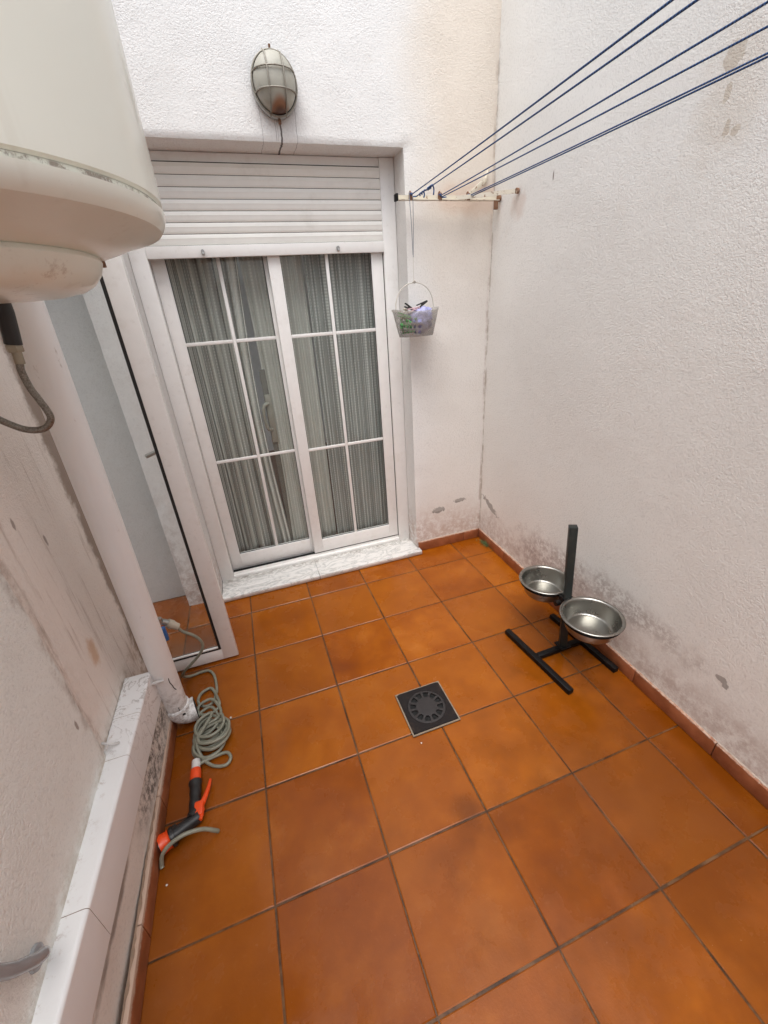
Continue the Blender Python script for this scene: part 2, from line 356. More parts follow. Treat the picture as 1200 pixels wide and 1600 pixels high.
def pvc():
    t = NT('grey_white_pvc'); x, y, z = t.xyz()
    c = t.mix(t.noise(6, 4), (0.76, 0.76, 0.75), (0.84, 0.84, 0.83))
    c = t.mix(t.M('MULTIPLY', t.mr(t.noise(1.0, 6, 0.8, stretch=(30, 30, 9)), 0.62, 0.72), 0.55), c, (0.25, 0.19, 0.15))
    c = t.mix(t.M('MULTIPLY', t.M('MULTIPLY', t.mr(z, 0.35, 0.0), t.mr(t.noise(40, 6, 0.8), 0.42, 0.62)), 0.75), c, (0.22, 0.17, 0.14))
    t.col(c); t.rough(0.45); return t.m
M_pvc = pvc()
def heater():
    t = NT('cream_enamel'); x, y, z = t.xyz()
    c = t.mix(t.noise(3, 4), (0.73, 0.735, 0.655), (0.78, 0.785, 0.70))
    c = t.mix(t.M('MULTIPLY', t.mr(t.noise(38, 6, 0.85), 0.66, 0.74), 0.6), c, (0.22, 0.19, 0.15))
    for cx, cy, cz, rz in ((0.05, -1.39, 1.83, 0.006), (0.035, -1.40, 1.87, 0.004), (-0.1, -1.46, 1.75, 0.004), (0.09, -1.37, 1.815, 0.004)):
        m = t.spot((cx, cy, cz), (0.012, 0.03, rz), 0.6, 90, 0.3); c = t.mix(m, c, (0.12, 0.10, 0.08))
    m = t.M('MULTIPLY', t.mr(t.M('ABSOLUTE', t.M('SUBTRACT', z, 1.5865)), 0.0035, 0.001), t.mr(t.noise(45, 6, 0.8), 0.45, 0.6)); c = t.mix(t.M('MULTIPLY', m, 0.75), c, (0.16, 0.10, 0.07))
    m = t.M('MULTIPLY', t.mr(z, 1.56, 1.48), t.mr(t.noise(30, 6, 0.8), 0.55, 0.68)); c = t.mix(t.M('MULTIPLY', m, 0.5), c, (0.28, 0.19, 0.13))
    sc1 = t.M('ABSOLUTE', t.M('SUBTRACT', t.noise(5, 6, 0.6, dist=1.6), 0.5))
    c = t.mix(t.M('MULTIPLY', t.M('MULTIPLY', t.mr(sc1, 0.004, 0.001), t.mr(t.noise(2.5, 2), 0.55, 0.62)), 0.5), c, (0.40, 0.36, 0.30))
    dr = t.noise(1.0, 3, 0.6, stretch=(26, 26, 0.7)); c = t.mix(t.M('MULTIPLY', t.mr(dr, 0.60, 0.72), 0.16), c, (0.45, 0.38, 0.28))
    t.col(c); t.rough(0.26); t.bump(t.noise(6, 3), 0.22, 0.005); t.b.inputs['Coat Weight'].default_value = 0.2
    return t.m
M_heat = heater()
def steel(name, col, rough, sc_=80):
    t = NT(name); t.col(t.mix(t.noise(sc_, 5), tuple(c*0.8 for c in col), col)); t.metal(1.0); t.rough(t.mr(t.noise(12, 4), 0.3, 0.7, rough*0.85, rough*1.2)); t.bump(t.noise(30, 4), 0.05, 0.001); return t.m
M_steel = steel('bowl_steel', (0.40, 0.39, 0.36), 0.30, 25)
M_chrome = steel('dull_chrome', (0.42, 0.41, 0.40), 0.30)
M_brass = steel('tarnished_brass', (0.34, 0.29, 0.22), 0.45)
M_greyp = simple('grey_painted_metal', (0.30, 0.31, 0.32), 0.22, var=0.15)
M_zinc = steel('galvanised', (0.50, 0.50, 0.48), 0.45)
M_blackm = simple('black_paint', (0.006, 0.005, 0.005), 0.5, bump=0.2, bscale=180, dirt=(0.04, 0.025, 0.02), damt=0.4, spec=0.2)
M_greym = simple('charcoal_paint', (0.020, 0.024, 0.023), 0.42, bump=0.1, dirt=(0.08, 0.07, 0.05), damt=0.3, spec=0.3)
M_grate = simple('grate_rib_iron', (0.030, 0.026, 0.026), 0.45, var=0.4, scale=90, bump=0.4, bscale=150, spec=0.35)
M_iron = simple('grate_iron', (0.014, 0.011, 0.011), 0.6, metal=0.0, bump=0.4, bscale=150, dirt=(0.05, 0.03, 0.02), damt=0.6, dscale=30, spec=0.18)
M_rustm = simple('rusty_metal', (0.20, 0.10, 0.055), 0.8, var=0.5, scale=60, bump=0.5, dirt=(0.60, 0.53, 0.42), damt=0.9, dscale=26)
def bracket_mat():
    t = NT('peeling_cream_paint')
    m = t.mr(t.noise(34, 6, 0.7), 0.56, 0.64)
    t.col(t.mix(m, (0.62, 0.57, 0.47), t.mix(t.noise(80, 3), (0.10, 0.045, 0.02), (0.30, 0.14, 0.06)))); t.rough(0.65); t.bump(m, 0.3, 0.001); return t.m
M_brk = bracket_mat()
def rope():
    t = NT('blue_rope'); x, y, z = t.xyz()
    wv = t.M('SINE', t.M('MULTIPLY', t.M('ADD', y, t.M('MULTIPLY', z, 0.4)), 900))
    t.col(t.mix(t.mr(wv, -1, 1), (0.006, 0.022, 0.09), (0.025, 0.10, 0.28))); t.rough(0.6); return t.m
M_rope = rope()
M_string = simple('white_string', (0.55, 0.52, 0.46), 0.7)
M_string2 = simple('grey_string', (0.20, 0.21, 0.24), 0.8)
def hose_mat():
    t = NT('grey_green_hose'); t.col(t.mix(t.noise(30, 4), (0.15, 0.15, 0.11), (0.30, 0.295, 0.23))); t.rough(0.42); return t.m
M_hose = hose_mat()
M_braid = None
def braid():
    t = NT('steel_braid'); wv = t.n('TexVoronoi'); wv.inputs['Scale'].default_value = 420; t.put(wv.inputs['Vector'], t.pos())
    t.col(t.mix(wv.outputs['Distance'], (0.30, 0.27, 0.23), (0.12, 0.10, 0.08))); t.metal(0.8); t.rough(0.45); t.bump(wv.outputs['Distance'], 0.5, 0.001); return t.m
M_braid = braid()
M_orange = simple('orange_plastic', (0.78, 0.075, 0.012), 0.32, var=0.08)
M_blackp = simple('black_rubber', (0.016, 0.015, 0.015), 0.42, bump=0.25, bscale=300)
M_whitep = simple('white_plastic', (0.62, 0.60, 0.58), 0.35)
M_bluep = simple('blue_plastic', (0.035, 0.14, 0.40), 0.35)
M_beigep = simple('beige_plastic', (0.48, 0.43, 0.34), 0.4)
def lampglass():
    t = NT('weathered_lamp_glass'); x, y, z = t.xyz()
    c = t.mix(t.noise(40, 4), (0.31, 0.30, 0.25), (0.40, 0.385, 0.33))
    m = t.mr(t.M('ADD', z, t.M('MULTIPLY', t.M('POWER', t.M('ABSOLUTE', t.M('SUBTRACT', x, 0.550)), 2.0), 26)), 2.208, 2.178)
    c = t.mix(t.M('MULTIPLY', m, 0.85), c, (0.22, 0.075, 0.022))
    m = t.mr(t.M('ADD', z, t.M('MULTIPLY', t.M('POWER', t.M('ABSOLUTE', t.M('SUBTRACT', x, 0.550)), 2.0), 20)), 2.176, 2.160); c = t.mix(t.M('MULTIPLY', m, 0.8), c, (0.05, 0.02, 0.012))
    t.col(c); t.rough(0.5); t.bump(t.noise(160, 2), 0.25, 0.001); return t.m
M_lampg = lampglass()
M_wire = simple('cage_wire', (0.26, 0.24, 0.20), 0.5, metal=0.2, dirt=(0.12, 0.09, 0.07), damt=0.8, dscale=50)
def glass(name, tint=(0.968, 0.985, 0.978), dirt=0.018):
    t = NT(name); o = t.t.nodes['Material Output']
    tr = t.n('BsdfTransparent'); t.put(tr.inputs[0], tint); gl = t.n('BsdfGlossy'); gl.inputs['Roughness'].default_value = 0.015
    nb = t.n('Bump'); nb.inputs['Strength'].default_value = 0.05; nb.inputs['Distance'].default_value = 0.01; t.put(nb.inputs['Height'], t.noise(3, 2)); t.put(gl.inputs['Normal'], nb.outputs[0])
    fr = t.n('Fresnel'); fr.inputs[0].default_value = 1.5
    mx = t.n('MixShader'); bf = t.n('NewGeometry'); t.put(mx.inputs[0], t.M('MULTIPLY', fr.outputs[0], t.M('SUBTRACT', 1.0, bf.outputs['Backfacing']))); t.put(mx.inputs[1], tr.outputs[0]); t.put(mx.inputs[2], gl.outputs[0])
    df = t.n('BsdfDiffuse'); t.put(df.inputs[0], (0.55, 0.55, 0.50)); m2 = t.n('MixShader')
    x, y, z = t.xyz()
    low = t.mr(t.M('ADD', z, t.M('MULTIPLY', t.noise(6, 4), 0.12)), 0.30, 0.12, dirt, dirt*3.0)
    t.put(m2.inputs[0], t.M('MULTIPLY', t.mr(t.noise(11, 6, 0.7), 0.3, 0.8, 0.5, 1.5), low)); t.put(m2.inputs[1], mx.outputs[0]); t.put(m2.inputs[2], df.outputs[0])
    t.put(o.inputs[0], m2.outputs[0]); t.t.nodes.remove(t.b); return t.m
M_glass = glass('door_glass'); M_glass2 = glass('leaf_glass', (0.965, 0.98, 0.978), 0.045)
def curtain_mat(name='striped_voile', lo=0.43, hi=0.56, fq_=16, dk=((0.25, 0.25, 0.235), (0.54, 0.54, 0.51)), lt=((0.70, 0.70, 0.66), (0.92, 0.92, 0.88))):
    t = NT(name); uv = t.n('UVMap'); q = t.n('SeparateXYZ'); t.put(q.inputs[0], uv.outputs[0]); u, v = q.outputs[0], q.outputs[1]
    w1 = t.mr(t.M('SINE', t.M('MULTIPLY', u, 330)), 0.1, 0.95)
    jit = t.noise(60, 2, vec=t.V('MULTIPLY', uv.outputs[0], (1, 0.02, 1)))
    dots = t.mr(t.M('SINE', t.M('MULTIPLY', v, 420)), -0.6, 0.3, 0.55, 1.0)
    w1 = t.M('MULTIPLY', t.M('MULTIPLY', w1, dots), t.mr(jit, 0.35, 0.6, 0.45, 1.0))
    bd = t.n('CombineXYZ'); t.put(bd.inputs[0], u); fold_shade = t.mr(t.noise(fq_, 2, vec=bd.outputs[0]), lo, hi)  # wide light and dark bands paint lit and shaded folds into the cloth
    c = t.mix(fold_shade, t.mix(w1, *dk), t.mix(w1, *lt))
    o = t.t.nodes['Material Output']; t.col(c); t.rough(0.85)
    tl = t.n('BsdfTranslucent'); t.put(tl.inputs[0], c); mx = t.n('MixShader'); mx.inputs[0].default_value = 0.12
    t.put(mx.inputs[1], t.b.outputs[0]); t.put(mx.inputs[2], tl.outputs[0])
    tp = t.n('BsdfTransparent'); m2 = t.n('MixShader'); t.put(m2.inputs[0], t.mr(w1, 0, 1, 0.05, 0.0)); t.put(m2.inputs[1], mx.outputs[0]); t.put(m2.inputs[2], tp.outputs[0])
    t.put(o.inputs[0], m2.outputs[0]); return t.m
M_curt = curtain_mat()
M_curt2 = curtain_mat('fine_striped_voile', 0.35, 0.65, 22, ((0.24, 0.25, 0.24), (0.54, 0.55, 0.53)), ((0.32, 0.33, 0.315), (0.68, 0.69, 0.67)))
M_curt3 = curtain_mat('pale_voile', 0.30, 0.60, 10, ((0.38, 0.385, 0.35), (0.58, 0.58, 0.54)), ((0.60, 0.60, 0.56), (0.78, 0.78, 0.73)))
M_room = simple('room_paint', (0.8, 0.79, 0.77), 0.8)
M_greyh = simple('dull_handle_plastic', (0.27, 0.26, 0.225), 0.5)
M_stile = simple('grey_stile', (0.14, 0.135, 0.12), 0.6)
M_roomf = simple('room_floor', (0.16, 0.10, 0.07), 0.4)
def bagm():
    t = NT('lilac_bag'); t.col(t.mix(t.noise(14, 4), (0.20, 0.24, 0.50), (0.50, 0.46, 0.68))); t.rough(0.25); t.bump(t.noise(60, 4), 0.5, 0.004); return t.m
M_bag = bagm()
def baskm():
    t = NT('basket_plastic'); x, y, z = t.xyz()
    t.col(t.mix(t.mr(z, 1.33, 1.45), (0.30, 0.27, 0.25), (0.42, 0.40, 0.36))); t.rough(0.4); t.b.inputs['Alpha'].default_value = 0.38; return t.m
M_bask = baskm()
M_peg = {k: simple(k+'_peg', c, 0.45) for k, c in dict(green=(0.08, 0.32, 0.09), black=(0.02, 0.02, 0.02), pink=(0.62, 0.42, 0.45), cream=(0.55, 0.50, 0.40)).items()}
M_leaf = simple('weed_leaf', (0.09, 0.13, 0.045), 0.6, var=0.5, scale=60)

# ------------------------------------------------------------------ floor
T = 0.33
bm = bmesh.new(); lay = bm.loops.layers.float_color.new('tile')
def fq(vs, col):
    f = bm.faces.new([bm.verts.new(v) for v in vs])
    for l in f.loops: l[lay] = (*col, 1)
for i in range(-7, 6):
    for j in range(-2, 15):
        x0, y1 = i*T, -j*T; g = 0.0026; x1, y0 = x0+T, y1-T
        x0 += g+random.uniform(-.0008, .0008); x1 -= g+random.uniform(-.0008, .0008); y0 += g+random.uniform(-.0008, .0008); y1 -= g+random.uniform(-.0008, .0008)
        col = (random.random(), random.random(), random.random()); zt = random.uniform(-.0003, .0003); b = 0.0028
        zc = [zt+random.uniform(-.0003, .0003) for _ in range(4)]
        o = [(x0, y0), (x1, y0), (x1, y1), (x0, y1)]; inn = [(x0+b, y0+b), (x1-b, y0+b), (x1-b, y1-b), (x0+b, y1-b)]
        fq([(p[0], p[1], zc[k]) for k, p in enumerate(inn)], col)
        for k in range(4):
            k2 = (k+1) % 4
            fq([(*o[k], -0.0016), (*o[k2], -0.0016), (*inn[k2], zc[k2]), (*inn[k], zc[k])], col)
            fq([(*o[k], -0.008), (*o[k2], -0.008), (*o[k2], -0.0016), (*o[k], -0.0016)], col)
fq([(-2.5, -4.9, -0.0030), (2.0, -4.9, -0.0030), (2.0, 0.7, -0.0030), (-2.5, 0.7, -0.0030)], (0, 0, 0))
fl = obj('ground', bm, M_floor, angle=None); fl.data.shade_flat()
tag(fl, 'orange brown terracotta tiled courtyard floor', kind='structure')

# ------------------------------------------------------------------ walls
HW = 2.95; YW = 0.205
def Xr(y): return 1.540+0.0427*(y-YW)     # face of the right wall
# back wall: u = x from -0.335, v = z
us = ticks(0, 1.90, 0.03, (0.185, 0.197, 1.401, 1.413)); vs = ticks(0, HW, 0.03, (2.080, 2.092))
def dback(u, v):
    d = 0.0035*nz((u, 0, v), 2.5)+0.0018*nz((u, 3, v), 9)
    if (abs(u-0.185) < 1e-4 or abs(u-1.413) < 1e-4) and v < 2.0921: d -= 0.005+0.002*nz((u, 1, v), 20)
    if abs(v-2.080) < 1e-4 and 0.18 < u < 1.42: d -= 0.005+0.002*nz((u, 1, v), 20)
    if u < 1e-4: d -= 0.006+0.018*max(0, nz((0, 1, v), 14))
    return d
bm = slab((-0.335, YW, 0), (1, 0, 0), (0, 0, 1), (0, -1, 0), us, vs, 0.26, lambda u, v: 0.185 < u < 1.413 and v < 2.08, dback)
t = thing('wall', 'white stucco wall around the sliding door', 'wall', (0.6, YW, 0))
obj('masonry', bm, M_back, t, 35)
def skirt(parent, a, b, n, h=0.066, th=0.011, mort=None):
    a = Vector((*a, 0)); b = Vector((*b, 0)); d = (b-a); L = d.length; d.normalize(); nn = Vector((*n, 0)).normalized()
    s = 0
    while s < L-0.01:
        e = min(s+T, L); A = a+d*(s+0.0015); B = a+d*(e-0.0015)
        m = MB(); hh = h+random.uniform(-.0015, .0015)
        M4 = Matrix(((d.x, nn.x, 0, A.x), (d.y, nn.y, 0, A.y), (0, 0, 1, 0), (0, 0, 0, 1)))
        m.box(0, (B-A).length, 0.0, th, 0.0012, hh, 0.0018, M4); obj('skirting_tile', m, M_skirt, parent)
        s = e
    m = MB(); M4 = Matrix(((d.x, nn.x, 0, a.x), (d.y, nn.y, 0, a.y), (0, 0, 1, 0), (0, 0, 0, 1))); N_ = max(2, int(L/0.012))
    rows = []
    for k in range(N_+1):
        u = L*k/N_; p = a+d*u; j = abs(nz((u, h, a.x*3), 45)); wd = 0.001+0.006*min(1, j*2.2); hh = h+0.001+0.004*min(1, abs(nz((u, 7, a.y), 30))*2)
        rows.append([m.bm.verts.new(q) for q in ((p.x, p.y, h-.004), (p.x+nn.x*wd, p.y+nn.y*wd, h-.0035), (p.x+nn.x*wd*.8, p.y+nn.y*wd*.8, h+.0005), (p.x-nn.x*.002, p.y-nn.y*.002, hh))])
    for A_, B_ in zip(rows, rows[1:]):
        for k in range(3): m.bm.faces.new((A_[k], B_[k], B_[k+1], A_[k+1]))
    bmesh.ops.recalc_face_normals(m.bm, faces=m.bm.faces)
    obj('mortar_bead', m, mort or M_mortar, parent)
skirt(t, (1.084, YW), (1.527, YW), (0, -1))
# right wall
L = 4.8; ur = Vector((-0.0427, -1, 0)).normalized(); nr = Vector((-1, 0.0427, 0)).normalized()
bm = slab((Xr(YW+.3), YW+.3, 0), ur, (0, 0, 1), nr, ticks(0, L+.3, 0.045), ticks(0, HW, 0.045), 0.2, None, lambda u, v: 0.004*nz((u, 9, v), 2)+0.0012*nz((u, 4, v), 8))
t = thing('wall', 'long pale stucco wall behind the dog bowls', 'wall', (Xr(-1), -1, 0))
obj('masonry', bm, M_right, t, 35)
skirt(t, (Xr(YW), YW), (Xr(-4.4), -4.4), (-1, 0.0427))
# left wall: u runs from y=-0.335 toward the camera
def dleft(u, v):
    y = -0.335-u; k = 1/(1+math.exp(-(-(y+0.935)+0.012*nz((0, 1, v), 7))/0.006))
    d = 0.014*k+0.002*nz((5, y, v), 6)
    if -0.935 < y < -0.84 and v < 1.35: d += 0.0025*math.sin((y+0.04*v)*180)*min(1, (1.35-v)*3)
    if u < 1e-4: d -= 0.008
    return d
bm = slab((-0.402, -0.335, 0), (0, -1, 0), (0, 0, 1), (1, 0, 0), ticks(0, 0.8, 0.012)+ticks(0.83, 4.15, 0.05), ticks(0, HW, 0.04), 0.3, None, dleft)
t = thing('wall', 'stained stucco wall behind the downpipe and under the water heater', 'wall', (-0.5, -1.2, 0))
obj('masonry', bm, M_left, t, 35)
# passage wall and rear wall
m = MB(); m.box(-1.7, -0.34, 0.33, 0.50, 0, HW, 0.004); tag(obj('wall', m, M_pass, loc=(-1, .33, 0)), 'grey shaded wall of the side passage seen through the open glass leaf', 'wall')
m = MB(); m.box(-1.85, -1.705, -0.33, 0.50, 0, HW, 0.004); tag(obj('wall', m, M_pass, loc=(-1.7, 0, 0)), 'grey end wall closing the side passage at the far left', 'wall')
m = MB(); m.box(-1.7, -0.345, -0.10, 0.325, 2.22, 2.40, 0.004); tag(obj('ceiling', m, M_pass, loc=(-1, 0, 2.2)), 'concrete slab over the side passage', kind='structure')
m = MB(); m.box(-0.71, 1.62, -4.6, -4.45, 0, 2.0, 0.004); tag(obj('wall', m, M_rear, loc=(0.5, -4.5, 0)), 'plain pale wall at the near end of the courtyard', 'wall')
# room behind the door
m = MB(); m.box(-1.0, 2.0, 3.0, 3.1, 0, 2.6); m.box(-1.1, -1.0, 0.52, 0.9, 0, 2.6); m.box(-1.1, -1.0, 0.9, 3.1, 0, 0.3); m.box(-1.1, -1.0, 0.9, 3.1, 2.4, 2.6); m.box(2.0, 2.1, 0.52, 3.1, 0, 2.6); m.box(-1.1, 2.1, 0.52, 3.1, 2.6, 2.7)  # left side wall left open: unseen opening added to brighten the curtains
m.box(-1.1, -0.335, 0.52, 0.56, 0, 2.6); m.box(1.565, 2.1, 0.475, 0.56, 0, 2.6)
tag(obj('room_interior', m, M_room), 'dim room behind the curtains', kind='structure')
m = MB(); m.box(-1.0, 2.0, 0.44, 3.0, -0.02, 0.028); tag(obj('room_floor', m, M_roomf), 'dark floor of the room behind the door', kind='structure')

# ------------------------------------------------------------------ door sill
t = thing('door_sill', 'veined white marble sill under the sliding door', 'door sill', (0.46, 0.2, 0))
for x0, x1, lb in ((-0.205, 0.4150, None), (0.4165, 1.090, None)):
    m = MB(); m.box(x0, x1, 0.150, 0.205-0.006, 0.004, 0.030, 0.003)
    # body behind the wall line is narrower than the opening
    m.box(max(x0, -0.147), min(x1, 1.075), 0.1985, 0.44, 0.004, 0.0302, 0.0)
    obj('marble_slab', m, M_marble, t)
m = MB(); m.box(0.4148, 0.4167, 0.1505, 0.40, 0.004, 0.0285); obj('joint', m, M_iron, t)

# ------------------------------------------------------------------ sliding door
t = thing('sliding_door', 'white two sash sliding glass door with white grille bars', 'door', (0.46, 0.37, 0.03))
m = MB(); m.box(-0.148, -0.078, 0.335, 0.43, 0.0305, 2.078, 0.0015); obj('frame_jamb', m, M_alu, t)
m = MB(); m.box(1.004, 1.076, 0.335, 0.43, 0.0305, 2.078, 0.0015); obj('frame_jamb', m, M_alu, t)
m = MB(); m.box(-0.0778, 1.0038, 0.345, 0.43, 2.030, 2.078, 0.0015); obj('frame_head', m, M_alu, t)
m = MB(); m.box(-0.0778, 1.0038, 0.338, 0.43, 0.0305, 0.048, 0.001); m.box(-0.0778, 1.0038, 0.356, 0.360, 0.048, 0.062); m.box(-0.0778, 1.0038, 0.398, 0.402, 0.048, 0.062); m.box(-0.0778, 1.0038, 0.418, 0.43, 0.048, 0.070)
obj('bottom_track', m, M_alu, t)
m = MB(); m.box(-0.0775, 1.0035, 0.3605, 0.3970, 0.0490, 0.0560); obj('track_shade_strip', m, M_dark, t)  # black strip stands in for the shadow line under the sashes
m = MB(); m.box(1.0010, 1.0036, 0.3500, 0.3800, 0.0640, 1.70); obj('gap_shade_strip', m, M_dark, t)  # black strip stands in for the shade between right sash and jamb
def sash(x0, x1, gx0, gx1, yf, zb=0.072, zt=2.02, cx=None):
    th = 0.030; gz0, gz1 = 0.158, 1.975
    m = MB()
    m.box(x0, gx0, yf, yf+th, zb, zt, 0.002); m.box(gx1, x1, yf, yf+th, zb, zt, 0.002)
    m.box(gx0, gx1, yf+0.0012, yf+th-0.0012, zb, gz0, 0.001); m.box(gx0, gx1, yf+0.0012, yf+th-0.0012, gz1, zt, 0.001)
    s = obj('sash', m, M_alu, t)
    g = MB(); g.box(gx0-0.004, gx1+0.004, yf+0.013, yf+0.017, gz0-0.004, gz1+0.004); obj('glass_pane', g, M_glass, s)
    g = MB()
    for a, b, c, d in ((gx0, gx0+.003, gz0, gz1), (gx1-.003, gx1, gz0, gz1)): g.box(a, b, yf+0.009, yf+0.0128, c, d)
    g.box(gx0+.003, gx1-.003, yf+0.009, yf+0.0128, gz0, gz0+.003); obj('gasket', g, M_gask, s)
    g = MB(); bw = 0.0085; c0 = cx
    g.box(c0-bw, c0+bw, yf+0.004, yf+0.0125, gz0, gz1, 0.003)
    for z in (0.748, 1.352):
        g.box(gx0, c0-bw, yf+0.0042, yf+0.0122, z-bw, z+bw, 0.003); g.box(c0+bw, gx1, yf+0.0042, yf+0.0122, z-bw, z+bw, 0.003)
    obj('grille_bar', g, M_alu, s)
sash(-0.0765, 0.470, -0.018, 0.412, 0.392, zb=0.066, cx=0.208)
sash(0.428, 1.0003, 0.487, 0.940, 0.350, cx=0.712)

# roller shutter
t = thing('roller_shutter', 'cream roller shutter pulled down over the top of the glass door', 'roller shutter', (0.46, 0.34, 1.70))
zb = 1.752; pitch = 0.0415; n = 7
for k in range(n):
    z0 = zb+k*pitch; m = MB(); prof = []
    for a in range(9):
        q = a/8; prof.append((0.3385-0.0035*math.sin(math.pi*q)**0.5-(0.0012 if a == 5 else 0), z0+0.0012+(pitch-0.0022)*q))
    pts = [(-0.0765, y, z) for y, z in prof]+[(-0.0765, 0.3445, prof[-1][1]), (-0.0765, 0.3445, prof[0][1])]
    m.poly(pts, (1.0795, 0, 0)); obj('slat', m, M_shut, t, 30)
m = MB(); m.box(-0.0765, 1.003, 0.3405, 0.3450, 1.752, 2.045); obj('slat_backing', m, M_dark, t)  # one black sheet behind all slats, seen as dark lines between them
m = MB(); m.box(-0.0770, 1.0035, 0.326, 0.345, 1.704, 1.7505, 0.002); bb = obj('bottom_bar', m, M_alu, t)
for x in (0.152, 0.767):
    m = MB(); m.lathe([(0, 0.012), (0.0065, 0.012), (0.0075, 0.009), (0.0075, 0.0)], (x, 0.326, 1.727), 16, Matrix.Rotation(R(90), 4, 'X')); m.box(x-.0045, x+.0045, 0.312, 0.320, 1.712, 1.722, .001)
    obj('lock_knob', m, M_chrome, bb)

# curtains
def curtain(x0, x1, yb, folds, amp, seed, label, extra=None, mt=None):
    bm = bmesh.new(); uvl = bm.loops.layers.uv.new('UVMap'); nu, nv = 150, 26; rows = []
    rnd = random.Random(seed); ph = [rnd.uniform(0, 6.28) for _ in range(5)]
    for j in range(nv+1):
        v = j/nv; z = 0.09+1.95*v; row = []
        for i in range(nu+1):
            u = i/nu; s = u*folds*2*math.pi
            y = yb+amp*(math.sin(s+ph[0]+0.5*math.sin(s*0.37+ph[1]))*0.7+0.35*math.sin(s*2.1+ph[2]+v*0.8))*(0.65+0.5*(1-v))
            x = x0+(x1-x0)*u+0.006*math.sin(s*1.3+ph[3]+v*2)
            if extra: x = extra(u, v, x)
            row.append(bm.verts.new((x, y, z)))
        rows.append(row)
    arc = [0]
    for i in range(nu): arc.append(arc[-1]+(rows[0][i+1].co-rows[0][i].co).length)
    for j in range(nv):
        for i in range(nu):
            f = bm.faces.new((rows[j][i], rows[j][i+1], rows[j+1][i+1], rows[j+1][i]))
            for l, (a, b) in zip(f.loops, ((i, j), (i+1, j), (i+1, j+1), (i, j+1))): l[uvl].uv = (arc[a], b/nv*1.95)
    o = obj('curtain', bm, mt or M_curt, loc=(x0, yb, 0.1), angle=None); sm = o.modifiers.new('s', 'SOLIDIFY'); sm.thickness = 0.0015
    tag(o, label, 'curtain')
gap = lambda u, v, x: x-max(0, (u-0.6)/0.4)*0.034*math.sin(math.pi*min(1, max(0, (v-0.05)/0.8)))
curtain(-0.13, 0.305, 0.463, 6, 0.030, 3, 'grey striped voile curtain hanging in deep folds behind the left sash', gap)
gap2 = lambda u, v, x: x+max(0, (0.25-u)/0.25)*0.016*math.sin(math.pi*min(1, max(0, (v-0.05)/0.8)))
curtain(0.300, 0.60, 0.460, 4, 0.011, 9, 'pale voile curtain edge beside the dark gap, behind the middle stiles', gap2, M_curt3)
curtain(0.605, 1.06, 0.425, 9, 0.009, 5, 'finely striped voile curtain hanging nearly flat behind the right sash', None, M_curt2)
# pale handle showing between the curtains
t = thing('pull_handle', 'pale curved handle showing in the gap between the curtains', 'handle', (0.30, 0.45, 0.8))
m = MB(); m.tube([(0.318, 0.446, 1.02), (0.296, 0.436, 1.015), (0.283, 0.431, 0.985), (0.284, 0.431, 0.93), (0.292, 0.434, 0.885), (0.314, 0.446, 0.875)], 0.0095, 12); obj('grip', m, M_greyh, t)
m = MB(); m.box(0.302, 0.336, 0.442, 0.451, 0.80, 1.07, 0.004); obj('back_plate', m, M_greyh, t)
m = MB(); m.box(0.300, 0.332, 0.4515, 0.459, 0.06, 1.20, 0.003); obj('stile', m, M_stile, t)

# ------------------------------------------------------------------ open glass leaf (far left)
t = thing('glass_door', 'white framed clear glass door leaf standing open beside the downpipe', 'door', (-0.42, -0.30, 0.01))
LX0, LX1, LY = -0.76, -0.072, -0.300
m = MB(); th = 0.024
m.box(LX1-0.066, LX1, LY-th/2, LY+th/2, 0.010, 2.03, 0.002); m.box(LX0, LX0+0.066, LY-th/2, LY+th/2, 0.010, 2.03, 0.002)
m.box(LX0+0.066, LX1-0.066, LY-th/2+.0012, LY+th/2-.0012, 0.010, 0.070, 0.001); m.box(LX0+0.066, LX1-0.066, LY-th/2+.0012, LY+th/2-.0012, 1.96, 2.03, 0.001)
fr = obj('door_frame', m, M_alu, t)
m = MB(); m.box(LX1-0.077, LX1-0.0662, LY-0.0115, LY+0.009, 0.0705, 1.9595); m.box(LX0+0.0662, LX0+0.073, LY-0.009, LY+0.009, 0.0705, 1.9595); m.box(LX0+0.073, LX1-0.0775, LY-0.0115, LY+0.008, 0.0705, 0.080)
obj('gasket', m, M_gask, t)
m = MB(); m.box(LX0+0.07, LX1-0.0775, LY-0.013, LY-0.004, 0.0805, 0.087, .001); obj('glazing_bead', m, M_alu, t)
m = MB(); m.box(LX0+0.07, LX1-0.0735, LY-0.0025, LY+0.0025, 0.0805, 1.955); obj('glass_pane', m, M_glass2, t)
m = MB(); m.tube([(LX1-0.035, LY+.012, 1.03), (LX1-0.035, LY+.045, 1.03), (LX1-0.060, LY+.052, 1.025), (LX1-0.125, LY+.052, 1.005)], 0.008, 10, 4); m.box(LX1-0.05, LX1-0.02, LY+.0125, LY+.019, 0.96, 1.08, .002)
obj('handle', m, M_zinc, t)

